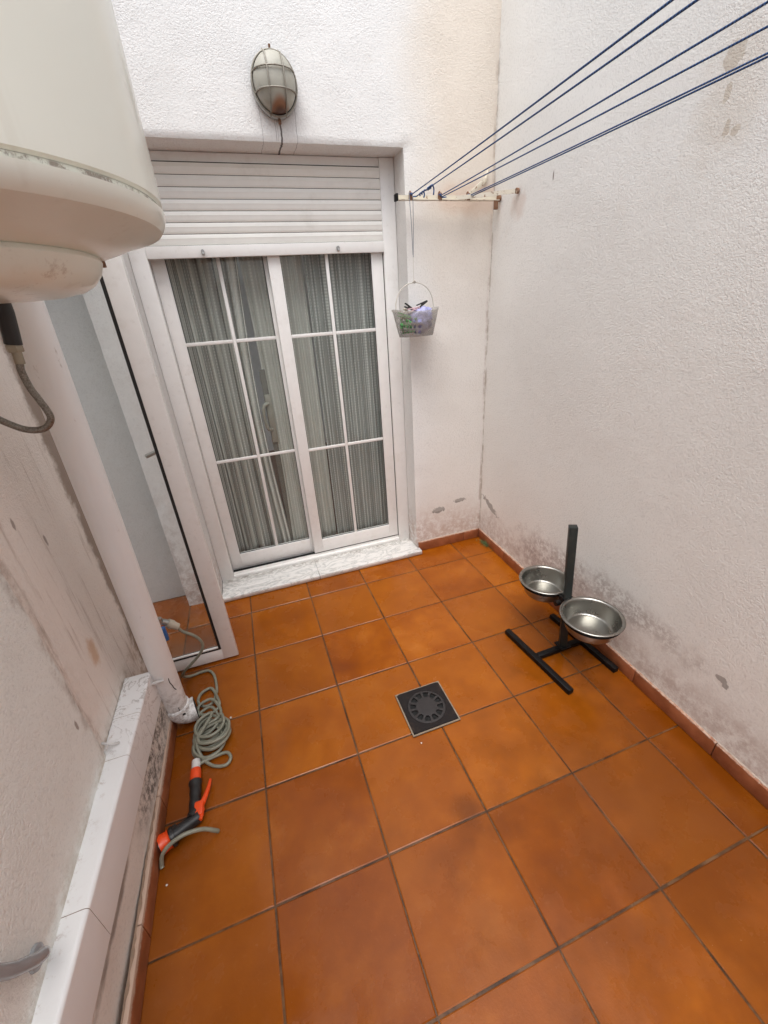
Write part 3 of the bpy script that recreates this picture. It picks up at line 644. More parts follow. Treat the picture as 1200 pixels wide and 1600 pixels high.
# ------------------------------------------------------------------ ledge with tiled coping
def Xl(y): return -0.316+0.030*(y+0.6)
t = thing('masonry_ledge', 'low ledge with white glazed coping along the left wall', 'ledge', (-0.36, -1.6, 0))
EY = -0.640
m = MB(); us = ticks(0, 3.8, 0.03)
bm = slab((Xl(EY)-0.0015, EY, 0), Vector((-0.030, -1, 0)).normalized(), (0, 0, 1), Vector((1, -0.030, 0)).normalized(), us, ticks(0, 0.1990, 0.02), 0.06, None, lambda u, v: 0.002*nz((u, 2, v), 12)+0.0012*nz((u, 5, v), 40))
obj('base', bm, M_ledge, t, 35)
js = [EY, -0.815, -0.965, -1.325, -1.66, -2.0, -2.35, -2.7, -3.05, -3.4, -3.75, -4.1, -4.42]
CB = 0.200
def coping_seg(a, b, grow=0.0):
    bm = bmesh.new(); bmesh.ops.create_cube(bm, size=1.0)
    for v in bm.verts:
        y = a if v.co.y > 0 else b; x = (Xl(y)+0.001+grow) if v.co.x > 0 else -0.3995
        v.co = Vector((x, y, 0.333+grow if v.co.z > 0 else CB-grow))
    ed = [e for e in bm.edges if all(v.co.x > -0.38 and v.co.z > 0.3 for v in e.verts)]
    bmesh.ops.bevel(bm, geom=ed, offset=0.010, segments=5, profile=0.5, affect='EDGES')
    return bm
for a, b in zip(js, js[1:]): obj('coping_tile', coping_seg(a-0.0009, b+0.0009), M_coping, t, 60).modifiers.new('w', 'WEIGHTED_NORMAL').keep_sharp = True
for y_ in js[1:-1]: obj('joint_mortar', coping_seg(y_+0.0009, y_-0.0009, -0.0008), M_mortar3, t)
skirt(t, (-0.3285, EY+0.03), (-0.3285, -4.4), (1, 0), 0.080, 0.012, M_mortar3)

# ------------------------------------------------------------------ downpipe
PX, PY, PR = -0.300, -0.600, 0.042; dx, dy = 0.042, -0.065
def pp(z): return Vector((PX+dx*z, PY+dy*z, z))
t = thing('downpipe', 'thick grey white plastic downpipe running down the left wall to the floor', 'downpipe', (PX, PY, 0))
m = MB(); m.tube([pp(0.09), pp(3.0)], PR, 40, 1, False); obj('pipe', m, M_pvc, t)
od = Vector((0.93, 0.22, 0.0)).normalized()
m = MB(); pts = [pp(0.110)]+[pp(0.100)+Vector((0, 0, -0.052*math.sin(a)))+od*(0.052*(1-math.cos(a))) for a in [R(x) for x in range(0, 95, 9)]]
m.tube(pts, PR+0.0035, 36, 1, False, cap=False)
m.tube([pts[-1], pts[-1]+od*0.008], PR+0.0050, 36, 1, False)
el = obj('elbow', m, M_pvc, t)
m = MB(); m.tube([pp(0.100), pp(0.108)], PR+0.0065, 40, 1, False); m.tube([pp(0.1081), pp(0.112)], PR+0.0045, 40, 1, False); obj('socket_ring', m, M_pvc, t)
q = pts[-1]+od*0.0085
m = MB(); m.tube([q, q+od*0.0012], PR-0.001, 30, 1, False); obj('opening', m, M_dark, t)
# clamp bolt and crack
m = MB(); b0 = pp(0.32); m.box(b0.x-0.030, b0.x+0.010, b0.y-0.056, b0.y-0.044, 0.299, 0.306, 0.002); obj('clamp', m, M_whitep, t)
m = MB()
def onpipe(ang, z, off=0.0006): p = pp(z); return p+Vector((math.cos(ang), math.sin(ang), 0))*(PR+off)
m.tube([onpipe(R(-60), 0.292), onpipe(R(-61), 0.272), onpipe(R(-55), 0.252), onpipe(R(-52), 0.235), onpipe(R(-45), 0.220)], 0.0016, 6, 3); obj('crack', m, M_gask, t)
m = MB(); b = bmesh.new(); ce = pp(0.080)+od*0.008; dd = Vector((0.45, -0.85, 0.05)).normalized(); side = dd.cross(Vector((0, 0, 1))).normalized(); up = side.cross(dd)
m.tube([onpipe(R(-65), 0.132), onpipe(R(-64), 0.122), onpipe(R(-64), 0.114)], 0.0013, 6, 3); obj('tar_mark', m, M_gask, t)
m = MB()
pq = [ce+dd*(PR+0.0032)+side*(0.0075*math.cos(a)*(0.7+0.5*random.random()))+up*(0.010*math.sin(a)*(0.7+0.5*random.random())) for a in [2*math.pi*i/14 for i in range(14)]]
m.poly(pq, dd*0.0008); obj('tar_mark', m, M_gask, t)

# ------------------------------------------------------------------ water heater
S = 0.951; HX, HY = -0.1247, -1.1988
def hz(z): return 1.439+S*(z-1.439)
t = thing('water_heater', 'large cream cylindrical water heater hanging on the left wall', 'water heater', (HX, HY, hz(1.485)))
m = MB(); m.lathe([(0, hz(2.78)), (0.22*S, hz(2.78)), (0.262*S, hz(2.765)), (0.279*S, hz(2.73)), (0.279*S, hz(1.612)), (0.2785*S, hz(1.600)), (0.274*S, hz(1.597))], (HX, HY, 0), 96); obj('tank_shell', m, M_heat, t)
m = MB(); m.lathe([(0.268*S, hz(1.604)), (0.2735*S, hz(1.5968)), (0.2735*S, hz(1.5905)), (0.2795*S, hz(1.5900)), (0.2785*S, hz(1.582)), (0.2745*S, hz(1.573)), (0.2690*S, hz(1.5665)), (0.2640*S, hz(1.5650)), (0.240*S, hz(1.5585)), (0.214*S, hz(1.549)), (0.182*S, hz(1.5385)), (0.172*S, hz(1.5375))], (HX, HY, 0), 96); obj('bottom_dome', m, M_heat, t, 24)
m = MB(); m.lathe([(0.170*S, hz(1.540)), (0.1765*S, hz(1.5355)), (0.178*S, hz(1.531)), (0.172*S, hz(1.516)), (0.160*S, hz(1.503)), (0.145*S, hz(1.495)), (0.12*S, hz(1.490)), (0, hz(1.487))], (HX, HY, 0), 72); cp = obj('service_cover', m, M_heat, t)
a = R(25); m = MB(); m.lathe([(0, -.004), (.006, -.004), (.006, .004), (0, .004)], (HX+0.172*math.cos(a), HY+0.172*math.sin(a), hz(1.535)), 12); m.box(HX+.165*math.cos(a)-.004, HX+.165*math.cos(a)+.004, HY+.165*math.sin(a)-.008, HY+.165*math.sin(a)+.006, hz(1.524), hz(1.530), .001); obj('cover_screw', m, M_rustm, cp)
for z_ in (1.80, 2.30):
    m = MB(); m.box(-0.402, -0.36, HY-0.16, HY+0.16, z_, z_+.06, 0.004); obj('wall_bracket', m, M_zinc, t)
# flexible connector
t = thing('flexible_hose', 'braided steel hose with black insulated connector looping under the water heater', 'hose', (-0.15, -1.03, 1.47))
m = MB(); m.tube([(-0.143, -1.050, 1.500), (-0.144, -1.047, 1.478), (-0.152, -1.045, 1.429)], 0.0125, 20, 2, cap=True); obj('insulated_connector', m, M_blackp, t)
m = MB(); m.lathe([(0, 0), (0.0115, 0), (0.0125, .002), (0.0125, .011), (0.0115, .013), (0, .013)], (-0.1525, -1.045, 1.4165), 6); m.tube([(-.1525, -1.045, 1.4168), (-.154, -1.045, 1.398)], .0075, 16, 1, False); obj('hex_nut', m, M_brass, t)
m = MB(); m.tube([(-.1535, -1.045, 1.402), (-.157, -1.045, 1.387), (-.155, -1.045, 1.359), (-.149, -1.045, 1.336), (-.1435, -1.045, 1.314), (-.1445, -1.045, 1.301), (-.155, -1.046, 1.289), (-.170, -1.048, 1.286), (-.188, -1.050, 1.291), (-.204, -1.055, 1.304), (-.225, -1.065, 1.325), (-.28, -1.10, 1.37), (-.397, -1.16, 1.41)], 0.0058, 14, 6); obj('braided_sleeve', m, M_braid, t)

# grey elbow pipe low on the left wall
t = thing('wall_tap_pipe', 'dull grey metal elbow pipe with round flange low on the left wall', 'pipe', (-0.39, -1.405, 0.385))
m = MB(); m.lathe([(0, 0.010), (0.015, 0.009), (0.0210, 0.006), (0.0220, 0.0), (0, 0)], (-0.3885, -1.405, 0.385), 28, Matrix.Rotation(R(90), 4, 'Y')); obj('flange', m, M_greyp, t)
m = MB(); m.tube([(-0.390, -1.403, 0.383), (-0.374, -1.407, 0.392), (-0.364, -1.416, 0.408), (-0.362, -1.430, 0.428), (-0.363, -1.445, 0.455), (-0.366, -1.460, 0.485), (-0.368, -1.480, 0.54)], 0.0115, 18, 6); obj('elbow', m, M_greyp, t)
# small white drain stub
t = thing('drain_stub', 'small white plastic drain spout poking from the wall above the coping', 'drain spout', (-0.39, -0.93, 0.34))
m = MB(); m.tube([(-0.400, -0.918, 0.356), (-0.372, -0.925, 0.346), (-0.360, -0.917, 0.338)], 0.0038, 12, 3); m.tube([(-0.383, -0.945, 0.356), (-0.384, -0.930, 0.353)], 0.0038, 12, 2); obj('spout', m, M_whitep, t)

# ------------------------------------------------------------------ tap behind the pipe, hose, sprayer
t = thing('garden_tap', 'garden tap with a blue lever half hidden behind the downpipe', 'tap', (-0.40, -0.43, 0.38))
m = MB(); m.tube([(-0.40, -0.43, 0.385), (-0.335, -0.43, 0.385), (-0.298, -0.43, 0.383)], 0.010, 14, 3); m.lathe([(0, 0), (.012, 0), (.012, .028), (0, .028)], (-0.300, -0.43, 0.375), 14); obj('body', m, M_zinc, t)
m = MB(); m.box(-0.326, -0.284, -0.452, -0.436, 0.300, 0.368, 0.005); obj('lever', m, M_bluep, t)
t = thing('garden_hose', 'thin grey green garden hose coiled in a heap beside the pipe elbow', 'hose', (-0.17, -0.65, 0))
m = MB(); m.tube([(-0.292, -0.428, 0.384), (-0.272, -0.424, 0.366)], 0.012, 16, 1, False); obj('coupling', m, M_zinc, t)
m = MB(); m.tube([(-0.275, -0.425, 0.369), (-0.246, -0.42, 0.332)], lambda q: 0.0170-0.003*q+0.0010*math.sin(q*30), 18, 8); m.tube([(-0.268, -0.424, 0.359), (-0.262, -0.423, 0.352)], 0.0185, 18, 1, False); obj('coupling_nut', m, M_beigep, t)
P = [(-0.250, -0.42, 0.338), (-0.236, -0.42, 0.305), (-0.205, -0.42, 0.275), (-0.184, -0.42, 0.240), (-0.182, -0.42, 0.200), (-0.205, -0.42, 0.165), (-0.245, -0.415, 0.125), (-0.285, -0.405, 0.085), (-0.305, -0.385, 0.04), (-0.285, -0.365, 0.012), (-0.235, -0.355, 0.008), (-0.205, -0.36, 0.008), (-0.183, -0.395, 0.008), (-0.172, -0.45, 0.008), (-0.168, -0.50, 0.008)]
rnd = random.Random(4)
def loop(cx, cy, r, z, ry=1.0, a0=0, a1=360, tilt=0.0):
    for k in range(8):
        a = R(a0+(a1-a0)*k/8); P.append((cx+r*math.cos(a)+rnd.uniform(-.003, .003), cy+r*ry*math.sin(a)+rnd.uniform(-.003, .003), z+tilt*math.sin(a)+0.0))
loop(-0.206, -0.520, 0.037, 0.012, 1.25, 10, -350)
loop(-0.196, -0.585, 0.042, 0.024, 0.80, 20, -340, 0.006)
loop(-0.192, -0.625, 0.045, 0.020, 0.75, 30, -330, 0.006)
cs = [(-0.190, -0.690, .054, .010), (-0.186, -0.715, .058, .011), (-0.192, -0.745, .057, .010), (-0.180, -0.725, .060, .022), (-0.186, -0.760, .055, .023), (-0.176, -0.705, .056, .034), (-0.170, -0.742, .060, .036), (-0.165, -0.730, .058, .048), (-0.178, -0.700, .052, .052)]
for k, (cx, cy, r, z) in enumerate(cs): loop(cx, cy, r, z, 0.92, 40, -320, rnd.uniform(-.006, .006))
P += [(-0.222, -0.745, 0.045), (-0.212, -0.800, 0.020), (-0.175, -0.842, 0.008), (-0.130, -0.858, 0.008), (-0.112, -0.838, 0.010), (-0.125, -0.812, 0.012), (-0.165, -0.812, 0.013), (-0.205, -0.822, 0.018), (-0.224, -0.830, 0.022)]
m = MB(); m.tube(P, 0.0060, 10, 5); obj('tubing', m, M_hose, t)
m = MB(); m.tube([(-0.216, -0.824, 0.022), (-0.240, -0.834, 0.023)], 0.0085, 16, 1, False); m.tube([(-0.229, -0.813, 0.023), (-0.228, -0.847, 0.023)], 0.0145, 18, 1, False); obj('snap_connector', m, M_whitep, t)

t = thing('spray_gun', 'orange and black garden spray gun lying on the tiles', 'spray gun', (-0.22, -0.95, 0))
m = MB(); m.tube([(-0.228, -0.848, 0.023), (-0.2275, -0.858, 0.023), (-0.227, -0.882, 0.023), (-0.2265, -0.894, 0.023)], lambda q: 0.0185-0.003*abs(q-.5), 20, 3); obj('collar', m, M_orange, t)
m = MB(); m.tube([(-0.2265, -0.893, 0.023), (-0.224, -0.925, 0.024), (-0.223, -0.965, 0.024), (-0.222, -1.000, 0.024), (-0.226, -1.022, 0.025)], lambda q: 0.0215-0.0040*math.sin(q*math.pi*1.1)+0.001*math.sin(q*26), 20, 5)
m.tube([(-0.205, -1.018, 0.027), (-0.235, -1.030, 0.027), (-0.262, -1.042, 0.027), (-0.290, -1.053, 0.027)], lambda q: 0.0175+0.006*q, 22, 4); obj('grip_body', m, M_blackp, t)
m = MB(); A = Vector((-0.288, -1.052, 0.027)); B = Vector((-0.316, -1.063, 0.027)); m.tube([A, A+(B-A)*.2, B], lambda q: 0.0275+0.0015*math.sin(q*9), 26, 3); obj('nozzle_head', m, M_orange, t)
m = MB(); m.tube([A+Vector((.012, .004, 0)), A+Vector((.004, .001, 0))], 0.0295, 26, 1, False); m.box(-0.285, -0.272, -1.030, -1.018, .018, .036, .003); obj('nozzle_ring', m, M_blackp, t)
m = MB(); m.tube([B, B+(B-A).normalized()*0.0015], 0.016, 20, 1, False); obj('spray_plate', m, M_whitep, t)
m = MB(); m.tube([(-0.178, -0.900, 0.020), (-0.182, -0.930, 0.024), (-0.192, -0.965, 0.028), (-0.200, -0.985, 0.030), (-0.214, -1.015, 0.034)], lambda q: 0.0045+0.0050*min(1, q*1.6), 12, 5); m.box(-0.222, -0.192, -1.022, -0.975, 0.020, 0.042, 0.005); m.tube([(-0.195, -1.0, .03), (-0.200, -1.035, .034)], .006, 10, 2); obj('trigger', m, M_orange, t)
m = MB(); m.tube([(-0.152, -1.072, 0.006), (-0.160, -1.074, 0.020), (-0.190, -1.074, 0.048), (-0.235, -1.080, 0.064), (-0.275, -1.090, 0.060), (-0.300, -1.100, 0.042), (-0.309, -1.110, 0.012), (-0.308, -1.116, 0.006)], 0.0062, 12, 6)
tag(obj('hose_offcut', m, M_hose, loc=(-0.16, -1.07, 0)), 'short piece of grey hose arching over the spray gun', 'hose')

# ------------------------------------------------------------------ floor drain
dcx, dcy, dh = 0.6395, -0.9080, 0.099
t = thing('floor_drain', 'square black cast floor drain with a round slotted grate', 'floor drain', (dcx, dcy, 0))
m = MB(); m.box(dcx-dh, dcx+dh, dcy-dh, dcy+dh, 0.0008, 0.0035, 0.001); obj('slot_shade_plate', m, M_dark, t)  # black plate stands in for the shade of the pit under the slots
# plate with round hole
b = bmesh.new(); N_ = 72; R1 = 0.0755; zo = 0.0115; h2 = dh-0.006
ring = []; sq = []
for k in range(N_):
    a = 2*math.pi*(k+0.5)/N_; ring.append(b.verts.new((dcx+R1*math.cos(a), dcy+R1*math.sin(a), zo)))
    s_ = h2/max(abs(math.cos(a)), abs(math.sin(a))); sq.append(b.verts.new((dcx+s_*math.cos(a), dcy+s_*math.sin(a), zo)))
for k in range(N_): b.faces.new((ring[k], sq[k], sq[(k+1) % N_], ring[(k+1) % N_]))
r_ = bmesh.ops.extrude_face_region(b, geom=list(b.faces)); 
for v in [g for g in r_['geom'] if isinstance(g, bmesh.types.BMVert)]: v.co.z = 0.004
bmesh.ops.recalc_face_normals(b, faces=b.faces); obj('plate', b, M_iron, t)
m = MB()
for a_, b_, c_, d_ in ((dcx-dh, dcx+dh, dcy-dh, dcy-dh+.0055), (dcx-dh, dcx+dh, dcy+dh-.0055, dcy+dh), (dcx-dh, dcx-dh+.0055, dcy-dh+.0055, dcy+dh-.0055), (dcx+dh-.0055, dcx+dh, dcy-dh+.0055, dcy+dh-.0055)): m.box(a_, b_, c_, d_, 0.0036, 0.0085, .0008)
obj('frame', m, M_mortar2, t)
b = bmesh.new(); rad = [0.0, 0.030, 0.042, 0.046, 0.062, 0.066, 0.0745]; zz_ = [0.0135, 0.0135, 0.0125, 0.0120, 0.0120, 0.0120, 0.0112]; NS = 120; V_ = {}
def gv(i, k):
    k %= NS
    if i == 0: k = 0
    if (i, k) not in V_: V_[i, k] = b.verts.new((dcx+rad[i]*math.cos(2*math.pi*k/NS), dcy+rad[i]*math.sin(2*math.pi*k/NS), zz_[i]))
    return V_[i, k]
for k in range(NS):
    slot = (k % 10) < 7
    for i in range(6):
        if slot and i in (2, 3, 4) and not (i == 2 and (k % 10) in (0, 6)) and not (i == 4 and False): continue
        q = [gv(i, k), gv(i+1, k), gv(i+1, k+1)] if i == 0 else [gv(i, k), gv(i+1, k), gv(i+1, k+1), gv(i, k+1)]
        b.faces.new(q)
be = [e for e in b.edges if len(e.link_faces) == 1]
r_ = bmesh.ops.extrude_edge_only(b, edges=be)
for v in [g for g in r_['geom'] if isinstance(g, bmesh.types.BMVert)]: v.co.z = 0.0045
bmesh.ops.recalc_face_normals(b, faces=b.faces); obj('grate', b, M_grate, t)

# ------------------------------------------------------------------ dog bowl stand
t = thing('bowl_stand', 'black metal H foot stand with an upright post for dog bowls', 'bowl stand', (1.335, -0.86, 0))
def bar(a, b_, w_, h_, bev=0.003):
    a = Vector(a); b_ = Vector(b_); d = b_-a; L_ = d.length; q = d.to_track_quat('Y', 'Z').to_matrix().to_4x4()
    m = MB(); m.box(-w_/2, w_/2, 0, L_, -h_/2, h_/2, bev, Matrix.Translation(a) @ q); return m
obj('foot', bar((1.172, -0.672, 0.014), (1.204, -1.068, 0.014), 0.026, 0.024), M_blackm, t)
obj('foot', bar((1.436, -0.665, 0.014), (1.452, -1.050, 0.014), 0.026, 0.024), M_blackm, t)
obj('crossbar', bar((1.200, -0.862, 0.0155), (1.432, -0.858, 0.0155), 0.025, 0.022), M_blackm, t)
m = bar((1.336, -0.860, 0.027), (1.308, -0.842, 0.640), 0.032, 0.032); obj('post', m, M_greym, t)
m = MB(); m.box(1.310, 1.362, -0.886, -0.834, 0.0275, 0.034, .001); obj('base_collar', m, M_blackm, t)
pc = Vector((1.324, -0.852, 0.29))
m = MB(); m.box(1.300, 1.348, -0.872, -0.828, 0.255, 0.300, 0.004); m.tube([(1.290, -0.85, .28), (1.268, -0.85, .28)], .012, 14, 1, False); obj('clamp', m, M_blackm, t)
BW = [((1.329, -0.985), 0.120, 'nearer steel dog bowl of the pair held by the stand'), ((1.322, -0.713), 0.113, 'farther steel dog bowl near the corner, partly behind the post')]
for (bx, by), rr, lb in BW:
    m = MB(); m.tube([(bx+(rr-0.011)*math.cos(2*math.pi*k/40), by+(rr-0.011)*math.sin(2*math.pi*k/40), 0.283) for k in range(40)], 0.004, 10, 1, False, closed=True); obj('bowl_ring', m, M_blackm, t)
for (bx, by), rr, lb in BW:
    r = rr; z = 0.300; prof = [(r-0.003, z-.004), (r, z-.001), (r-.001, z+.002), (r-.004, z+.003), (r-.012, z+.002), (r-.0150, z-.002), (r-.0165, z-.009), (r-.0235, z-.036), (r-.031, z-.062), (r-.034, z-.0665), (r-.039, z-.0685), (r-.044, z-.0665), (0, z-.066)]
    outp = [(0, z-.0675), (r-.043, z-.0680), (r-.039, z-.0700), (r-.032, z-.0680), (r-.028, z-.0625), (r-.0195, z-.036), (r-.0125, z-.008), (r-.010, z-.003), (r-.003, z-.004)]
    m = MB(); m.lathe(prof+outp, (bx, by, 0), 80); bmesh.ops.remove_doubles(m.bm, verts=m.bm.verts, dist=1e-5)
    tag(obj('dog_bowl', m, M_steel, loc=(bx, by, 0.24), angle=60), lb, 'bowl', 'steel dog bowls in the stand')

# ------------------------------------------------------------------ wall lamp
lx, lz = 0.5435, 2.243; ly = YW-0.004
t = thing('bulkhead_lamp', 'oval caged bulkhead lamp with rusty stained glass above the door', 'wall lamp', (lx, ly, lz))
rot = Matrix.Rotation(R(90), 4, 'X')
def ov(prof, sx, sz): 
    m = MB(); m.lathe(prof, (0, 0, 0), 56); m.bm.transform(Matrix.Translation((lx, ly, lz)) @ rot @ Matrix.Diagonal((sx, sz, 1, 1))); return m
obj('base', ov([(0, 0), (1, 0), (1, .014), (.95, .020), (0, .020)], 0.086, 0.098), M_zinc, t)
obj('gasket_ring', ov([(0.80, .0205), (.965, .0205), (.965, .026), (.80, .026), (.80, .0205)], 0.086, 0.098), M_gask, t)
gp = [(math.cos(R(a)), 0.021+0.066*math.sin(R(a))**0.8) for a in range(0, 90, 6)]+[(0, 0.087)]
obj('glass_dome', ov(gp, 0.079, 0.090), M_lampg, t)
cage = thing  # wires follow a slightly larger dome
def dome(u, v): # u across, v along in -1..1 -> point
    q = max(0.0, 1-u*u-v*v); return Vector((lx+u*0.083, ly-(0.022+0.072*q**0.45), lz+v*0.094))
m = MB(); m.tube([(lx+0.084*math.cos(a), ly-0.026, lz+0.095*math.sin(a)) for a in [2*math.pi*k/48 for k in range(48)]], 0.0032, 8, 1, False, closed=True)
for u in (-0.36, 0.36):
    e = math.sqrt(1-u*u); pts = [dome(u, -e+2*e*k/16) for k in range(17)]; pts = [pts[0]+Vector((0, .004, -.006))]+pts+[pts[-1]+Vector((0, .004, .010))]; m.tube(pts, 0.0028, 8, 1, False)
for v in (-0.33, 0.30):
    e = math.sqrt(1-v*v); m.tube([dome(-e+2*e*k/16, v) for k in range(17)], 0.0028, 8, 1, False)
obj('wire_cage', m, M_wire, t)
m = MB(); m.tube([(lx, ly-.012, lz+0.094), (lx, ly-.020, lz+0.112)], .0045, 10, 1, False); obj('screw', m, M_rustm, t)
m = MB(); m.tube([(lx+.003, ly-.006, lz-0.094), (lx+.003, ly-.012, lz-0.112)], .006, 10, 1, False); obj('screw', m, M_rustm, t)

# ------------------------------------------------------------------ clothes line bracket, lines, basket
t = thing('clothesline_bracket', 'rusty cream metal clothesline bracket in the corner', 'bracket', (1.52, 0.14, 1.88))
m = MB(); m.box(1.012, 1.528, 0.128, 0.1285+0.022, 1.8755, 1.8785, 0.0); m.box(1.012, 1.528, 0.148, 0.1515, 1.8785, 1.897, 0.0); obj('angle_bar', m, M_brk, t)
m = MB(); m.box(1.000, 1.0118, 0.124, 0.154, 1.872, 1.899, .003); obj('end_cap', m, M_blackm, t)
for x in (1.072, 1.216, 1.360):
    m = MB(); m.tube([(x, 0.128, 1.8785), (x, 0.128, 1.900), (x, 0.137, 1.908), (x, 0.146, 1.900), (x, 0.146, 1.8785)], .0028, 8, 4); m.box(x-.008, x+.008, .1265, .1275, 1.874, 1.902, 0); obj('line_hook', m, M_rustm, t)
m = bar((1.300, 0.135, 1.884), (1.516, -0.010, 1.880), 0.003, 0.016, 0.0); obj('brace', m, M_brk, t)
m = MB(); m.tube([(1.527, -0.016, 1.880), (1.517, -0.016, 1.880)], .011, 14, 1, False); obj('wall_bolt', m, M_rustm, t)
m = MB(); m.tube([(1.536, 0.14, 1.885), (1.522, 0.14, 1.885)], .013, 12, 1, False); m.box(1.500, 1.522, .130, .136, 1.840, 1.8755, .001); obj('wall_bolt', m, M_rustm, t)
m = bar((1.36, 0.150, 1.890), (1.490, 0.190, 1.970), 0.004, 0.020, 0.001); m2 = bar((1.478, 0.192, 1.955), (1.500, 0.198, 2.005), 0.018, 0.005, 0.001); m.join(m2.bm); obj('stay', m, M_brk, t)
# counterpart bracket near the camera end
t2 = thing('clothesline_bracket', 'clothesline bracket at the near end of the courtyard', 'bracket', (1.40, -2.31, 1.80))
m = MB(); m.box(0.78, Xr(-2.31)-.002, -2.325, -2.305, 1.785, 1.790); m.box(0.78, Xr(-2.31)-.002, -2.328, -2.3255, 1.785, 1.806); obj('angle_bar', m, M_brk, t2)
LN = [((1.071, .127, 1.892), (0.822, -2.3, 1.802)), ((1.094, .127, 1.886), (0.868, -2.3, 1.802)), ((1.214, .127, 1.890), (0.990, -2.3, 1.798)), ((1.222, .127, 1.886), (1.112, -2.3, 1.798)), ((1.358, .127, 1.890), (1.203, -2.3, 1.799)), ((1.364, .127, 1.886), (1.212, -2.3, 1.797))]
lbl = ['blue clothesline pair with a knot, tied to the outermost hook', 'blue clothesline pair spreading from the middle hook of the bracket', 'blue clothesline pair lying close together, nearest the right wall']
for g in range(3):
    m = MB()
    for a, b in LN[2*g:2*g+2]:
        a, b = Vector(a), Vector(b); pts = []
        for k in range(25):
            q = k/24; p = a.lerp(b, q); p.z -= 0.006*4*q*(1-q); pts.append(p)
        m.tube(pts, 0.0021, 8, 2)
    a = Vector(LN[2*g][0]); m.tube([a+Vector((-.006, .004, .004)), a+Vector((.002, -.003, .006)), a+Vector((.010, .002, -.004)), a+Vector((.018, -.006, -.006)), a+Vector((.030, -.002, -.004))], .0024, 8, 4)
    if g == 0:
        a, b = map(Vector, LN[1]); 
        for s0, s1 in ((0.020, 0.055), (0.065, 0.085)):
            pts = [a.lerp(b, s0+(s1-s0)*k/12)+Vector((.004*math.sin(k*1.7), 0, -.003+.004*math.cos(k*1.7))) for k in range(13)]; m.tube(pts, .0026, 8, 3)
        p = a.lerp(b, 0.085); m.tube([p, p+Vector((.006, 0, .002)), p+Vector((.012, .002, -.012)), p+Vector((.010, .002, -.030))], .0026, 8, 4)
        p = a.lerp(b, 0.045); m.tube([p, p+Vector((.004, 0, -.012)), p+Vector((.001, .002, -.022))], .003, 8, 4)
    tag(obj('clothesline', m, M_rope, loc=LN[2*g][0]), lbl[g], 'clothesline', 'clotheslines strung along the right wall')
# basket
bx, by = 1.072, 0.118
t = thing('peg_basket', 'small plastic peg basket hanging on a string from the bracket', 'basket', (bx, by, 1.32))
m = MB(); m.tube([(1.066, .126, 1.905), (1.062, .120, 1.872), (1.066, .118, 1.80), (1.069, by, 1.70), (1.070, by, 1.665)], .0016, 8, 3); m.tube([(1.078, .126, 1.900), (1.078, .120, 1.872), (1.076, .118, 1.80), (1.073, by, 1.70), (1.071, by, 1.655)], .0016, 8, 3); obj('string', m, M_string2, t)
m = MB(); m.tube([(1.071, by, 1.660), (1.070, by, 1.60), (1.071, by, 1.556)], .0012, 8, 3); m.tube([(1.064, by, 1.553), (1.071, by-.004, 1.560), (1.078, by, 1.553), (1.071, by+.004, 1.549)], .003, 8, 3); obj('cord', m, M_string, t)
arch = []
for k in range(21):
    a = math.pi*k/20; arch.append((bx+0.100*math.cos(a), by, 1.430+0.122*math.sin(a)**0.8))
m = MB(); m.tube(arch, .0024, 8, 2); obj('handle', m, M_string, t)
b = bmesh.new(); NB, NR = 60, 9; V_ = []
for j in range(NR+1):
    q = j/NR; z = 1.318+0.118*q
    row = []
    for k in range(NB):
        a = 2*math.pi*k/NB; rx = 0.082+0.030*q+(0.003 if j == NR else 0); ry = 0.060+0.018*q
        sx = math.copysign(abs(math.cos(a))**0.75, math.cos(a)); sy = math.copysign(abs(math.sin(a))**0.75, math.sin(a))
        row.append(b.verts.new((bx+rx*sx, by-0.006+ry*sy, z+0.006*math.cos(2*a)*q)))
    V_.append(row)
for j in range(NR):
    for k in range(NB):
        if j in (1, 3, 5) and k % 2 == 0 and 22 < k < 46: continue
        b.faces.new((V_[j][k], V_[j][(k+1) % NB], V_[j+1][(k+1) % NB], V_[j+1][k]))
b.faces.new(list(reversed(V_[0])))
o = obj('basket_body', b, M_bask, t, 60); sm = o.modifiers.new('s', 'SOLIDIFY'); sm.thickness = 0.0022; sm.offset = 1
# bag and pegs in the basket
b = bmesh.new(); bmesh.ops.create_icosphere(b, subdivisions=4, radius=1.0)
for v in b.verts:
    n_ = v.co.normalized(); k = 1+0.30*nz(n_, 2.2, 3)+0.14*nz(n_, 6, 5)
    v.co = Vector((bx+0.022+n_.x*0.066*k, by-0.008+n_.y*0.047*k, 1.388+n_.z*0.060*k))
tag(obj('plastic_bag', b, M_bag, loc=(bx, by, 1.39), angle=None), 'crumpled lilac plastic bag stuffed in the hanging peg basket', 'bag')
def peg(p, rz, tilt, col, label):
    m = MB(); M4 = Matrix.Translation(p) @ Matrix.Rotation(rz, 4, 'Z') @ Matrix.Rotation(tilt, 4, 'Y')
    for s_ in (-1, 1):
        m.box(-.034, .034, -.0045, .0045, s_*.0045-.0025, s_*.0045+.0025, .001, M4 @ Matrix.Rotation(s_*R(5), 4, 'Y'))
    m.join(MB().tube([M4 @ Vector((0, -.006, 0)), M4 @ Vector((0, .006, 0))], .0045, 8, 1, False).bm)
    tag(obj('clothes_peg', m, M_peg[col], loc=p), label, 'clothes peg', 'clothes pegs in the hanging basket')
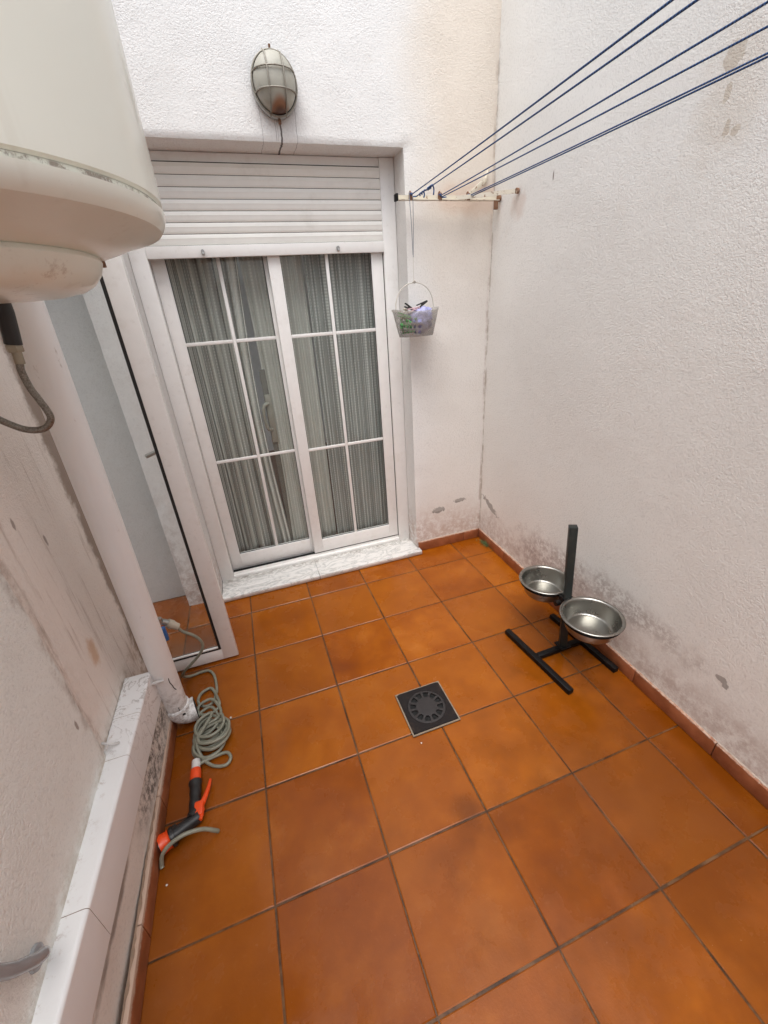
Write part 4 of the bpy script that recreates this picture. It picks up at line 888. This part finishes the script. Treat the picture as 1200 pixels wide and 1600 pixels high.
rnd = random.Random(11)
for k in range(16):
    peg((bx-0.045+rnd.uniform(-.028, .030), by-0.012+rnd.uniform(-.034, .02), 1.340+0.0048*k), rnd.uniform(0, 6), rnd.uniform(-.5, .5), 'green', 'green clothes peg in the left half of the basket')
peg((bx-0.040, by-0.025, 1.447), 0.5, 0.35, 'black', 'black clothes peg lying on top at the left of the basket')
peg((bx+0.030, by-0.020, 1.458), 0.3, -0.35, 'black', 'black clothes peg sticking up on top of the lilac bag')
peg((bx-0.020, by-0.030, 1.438), 0.1, -0.2, 'pink', 'pale pink clothes peg lying on top of the basket')
peg((bx-0.055, by-0.020, 1.432), 0.9, 0.1, 'cream', 'cream clothes peg resting against the left basket rim')

for (cx, cy, rr, lb) in ((-0.1125, -0.652, .0045, 'tiny white chip on the tiles right of the coiled hose'), (0.560, -1.036, .0032, 'tiny pale grit speck beside the near edge of the floor drain'), (-0.292, -1.162, .003, 'tiny white plaster crumb on the tiles at the foot of the ledge')):
    b = bmesh.new(); bmesh.ops.create_icosphere(b, subdivisions=2, radius=rr)
    for v in b.verts: v.co = Vector((cx+v.co.x*(1+.4*nz(v.co, 300)), cy+v.co.y*(1+.4*nz(v.co, 300, 2)), .0016+v.co.z*.45))
    tag(obj('paint_chip', b, M_whitep, loc=(cx, cy, 0)), lb, 'paint chip', 'paint chips on the floor')
# weeds in the corner
b = bmesh.new(); rnd = random.Random(2)
for k in range(260):
    cx, cy = 1.515+rnd.gauss(0, .010), 0.085+rnd.gauss(0, .028); cz = abs(rnd.gauss(0, .010))+.002
    a = rnd.uniform(0, 6.28); l = rnd.uniform(.004, .010); d = Vector((math.cos(a)*l, math.sin(a)*l, rnd.uniform(0, .006))); s_ = Vector((-math.sin(a), math.cos(a), 0))*l*.35; p = Vector((cx, cy, cz))
    b.faces.new([b.verts.new(q) for q in (p, p+d*.5+s_, p+d, p+d*.5-s_)])
tag(obj('moss', b, M_leaf, angle=None), 'small green moss growing in the far corner joint', kind='stuff')
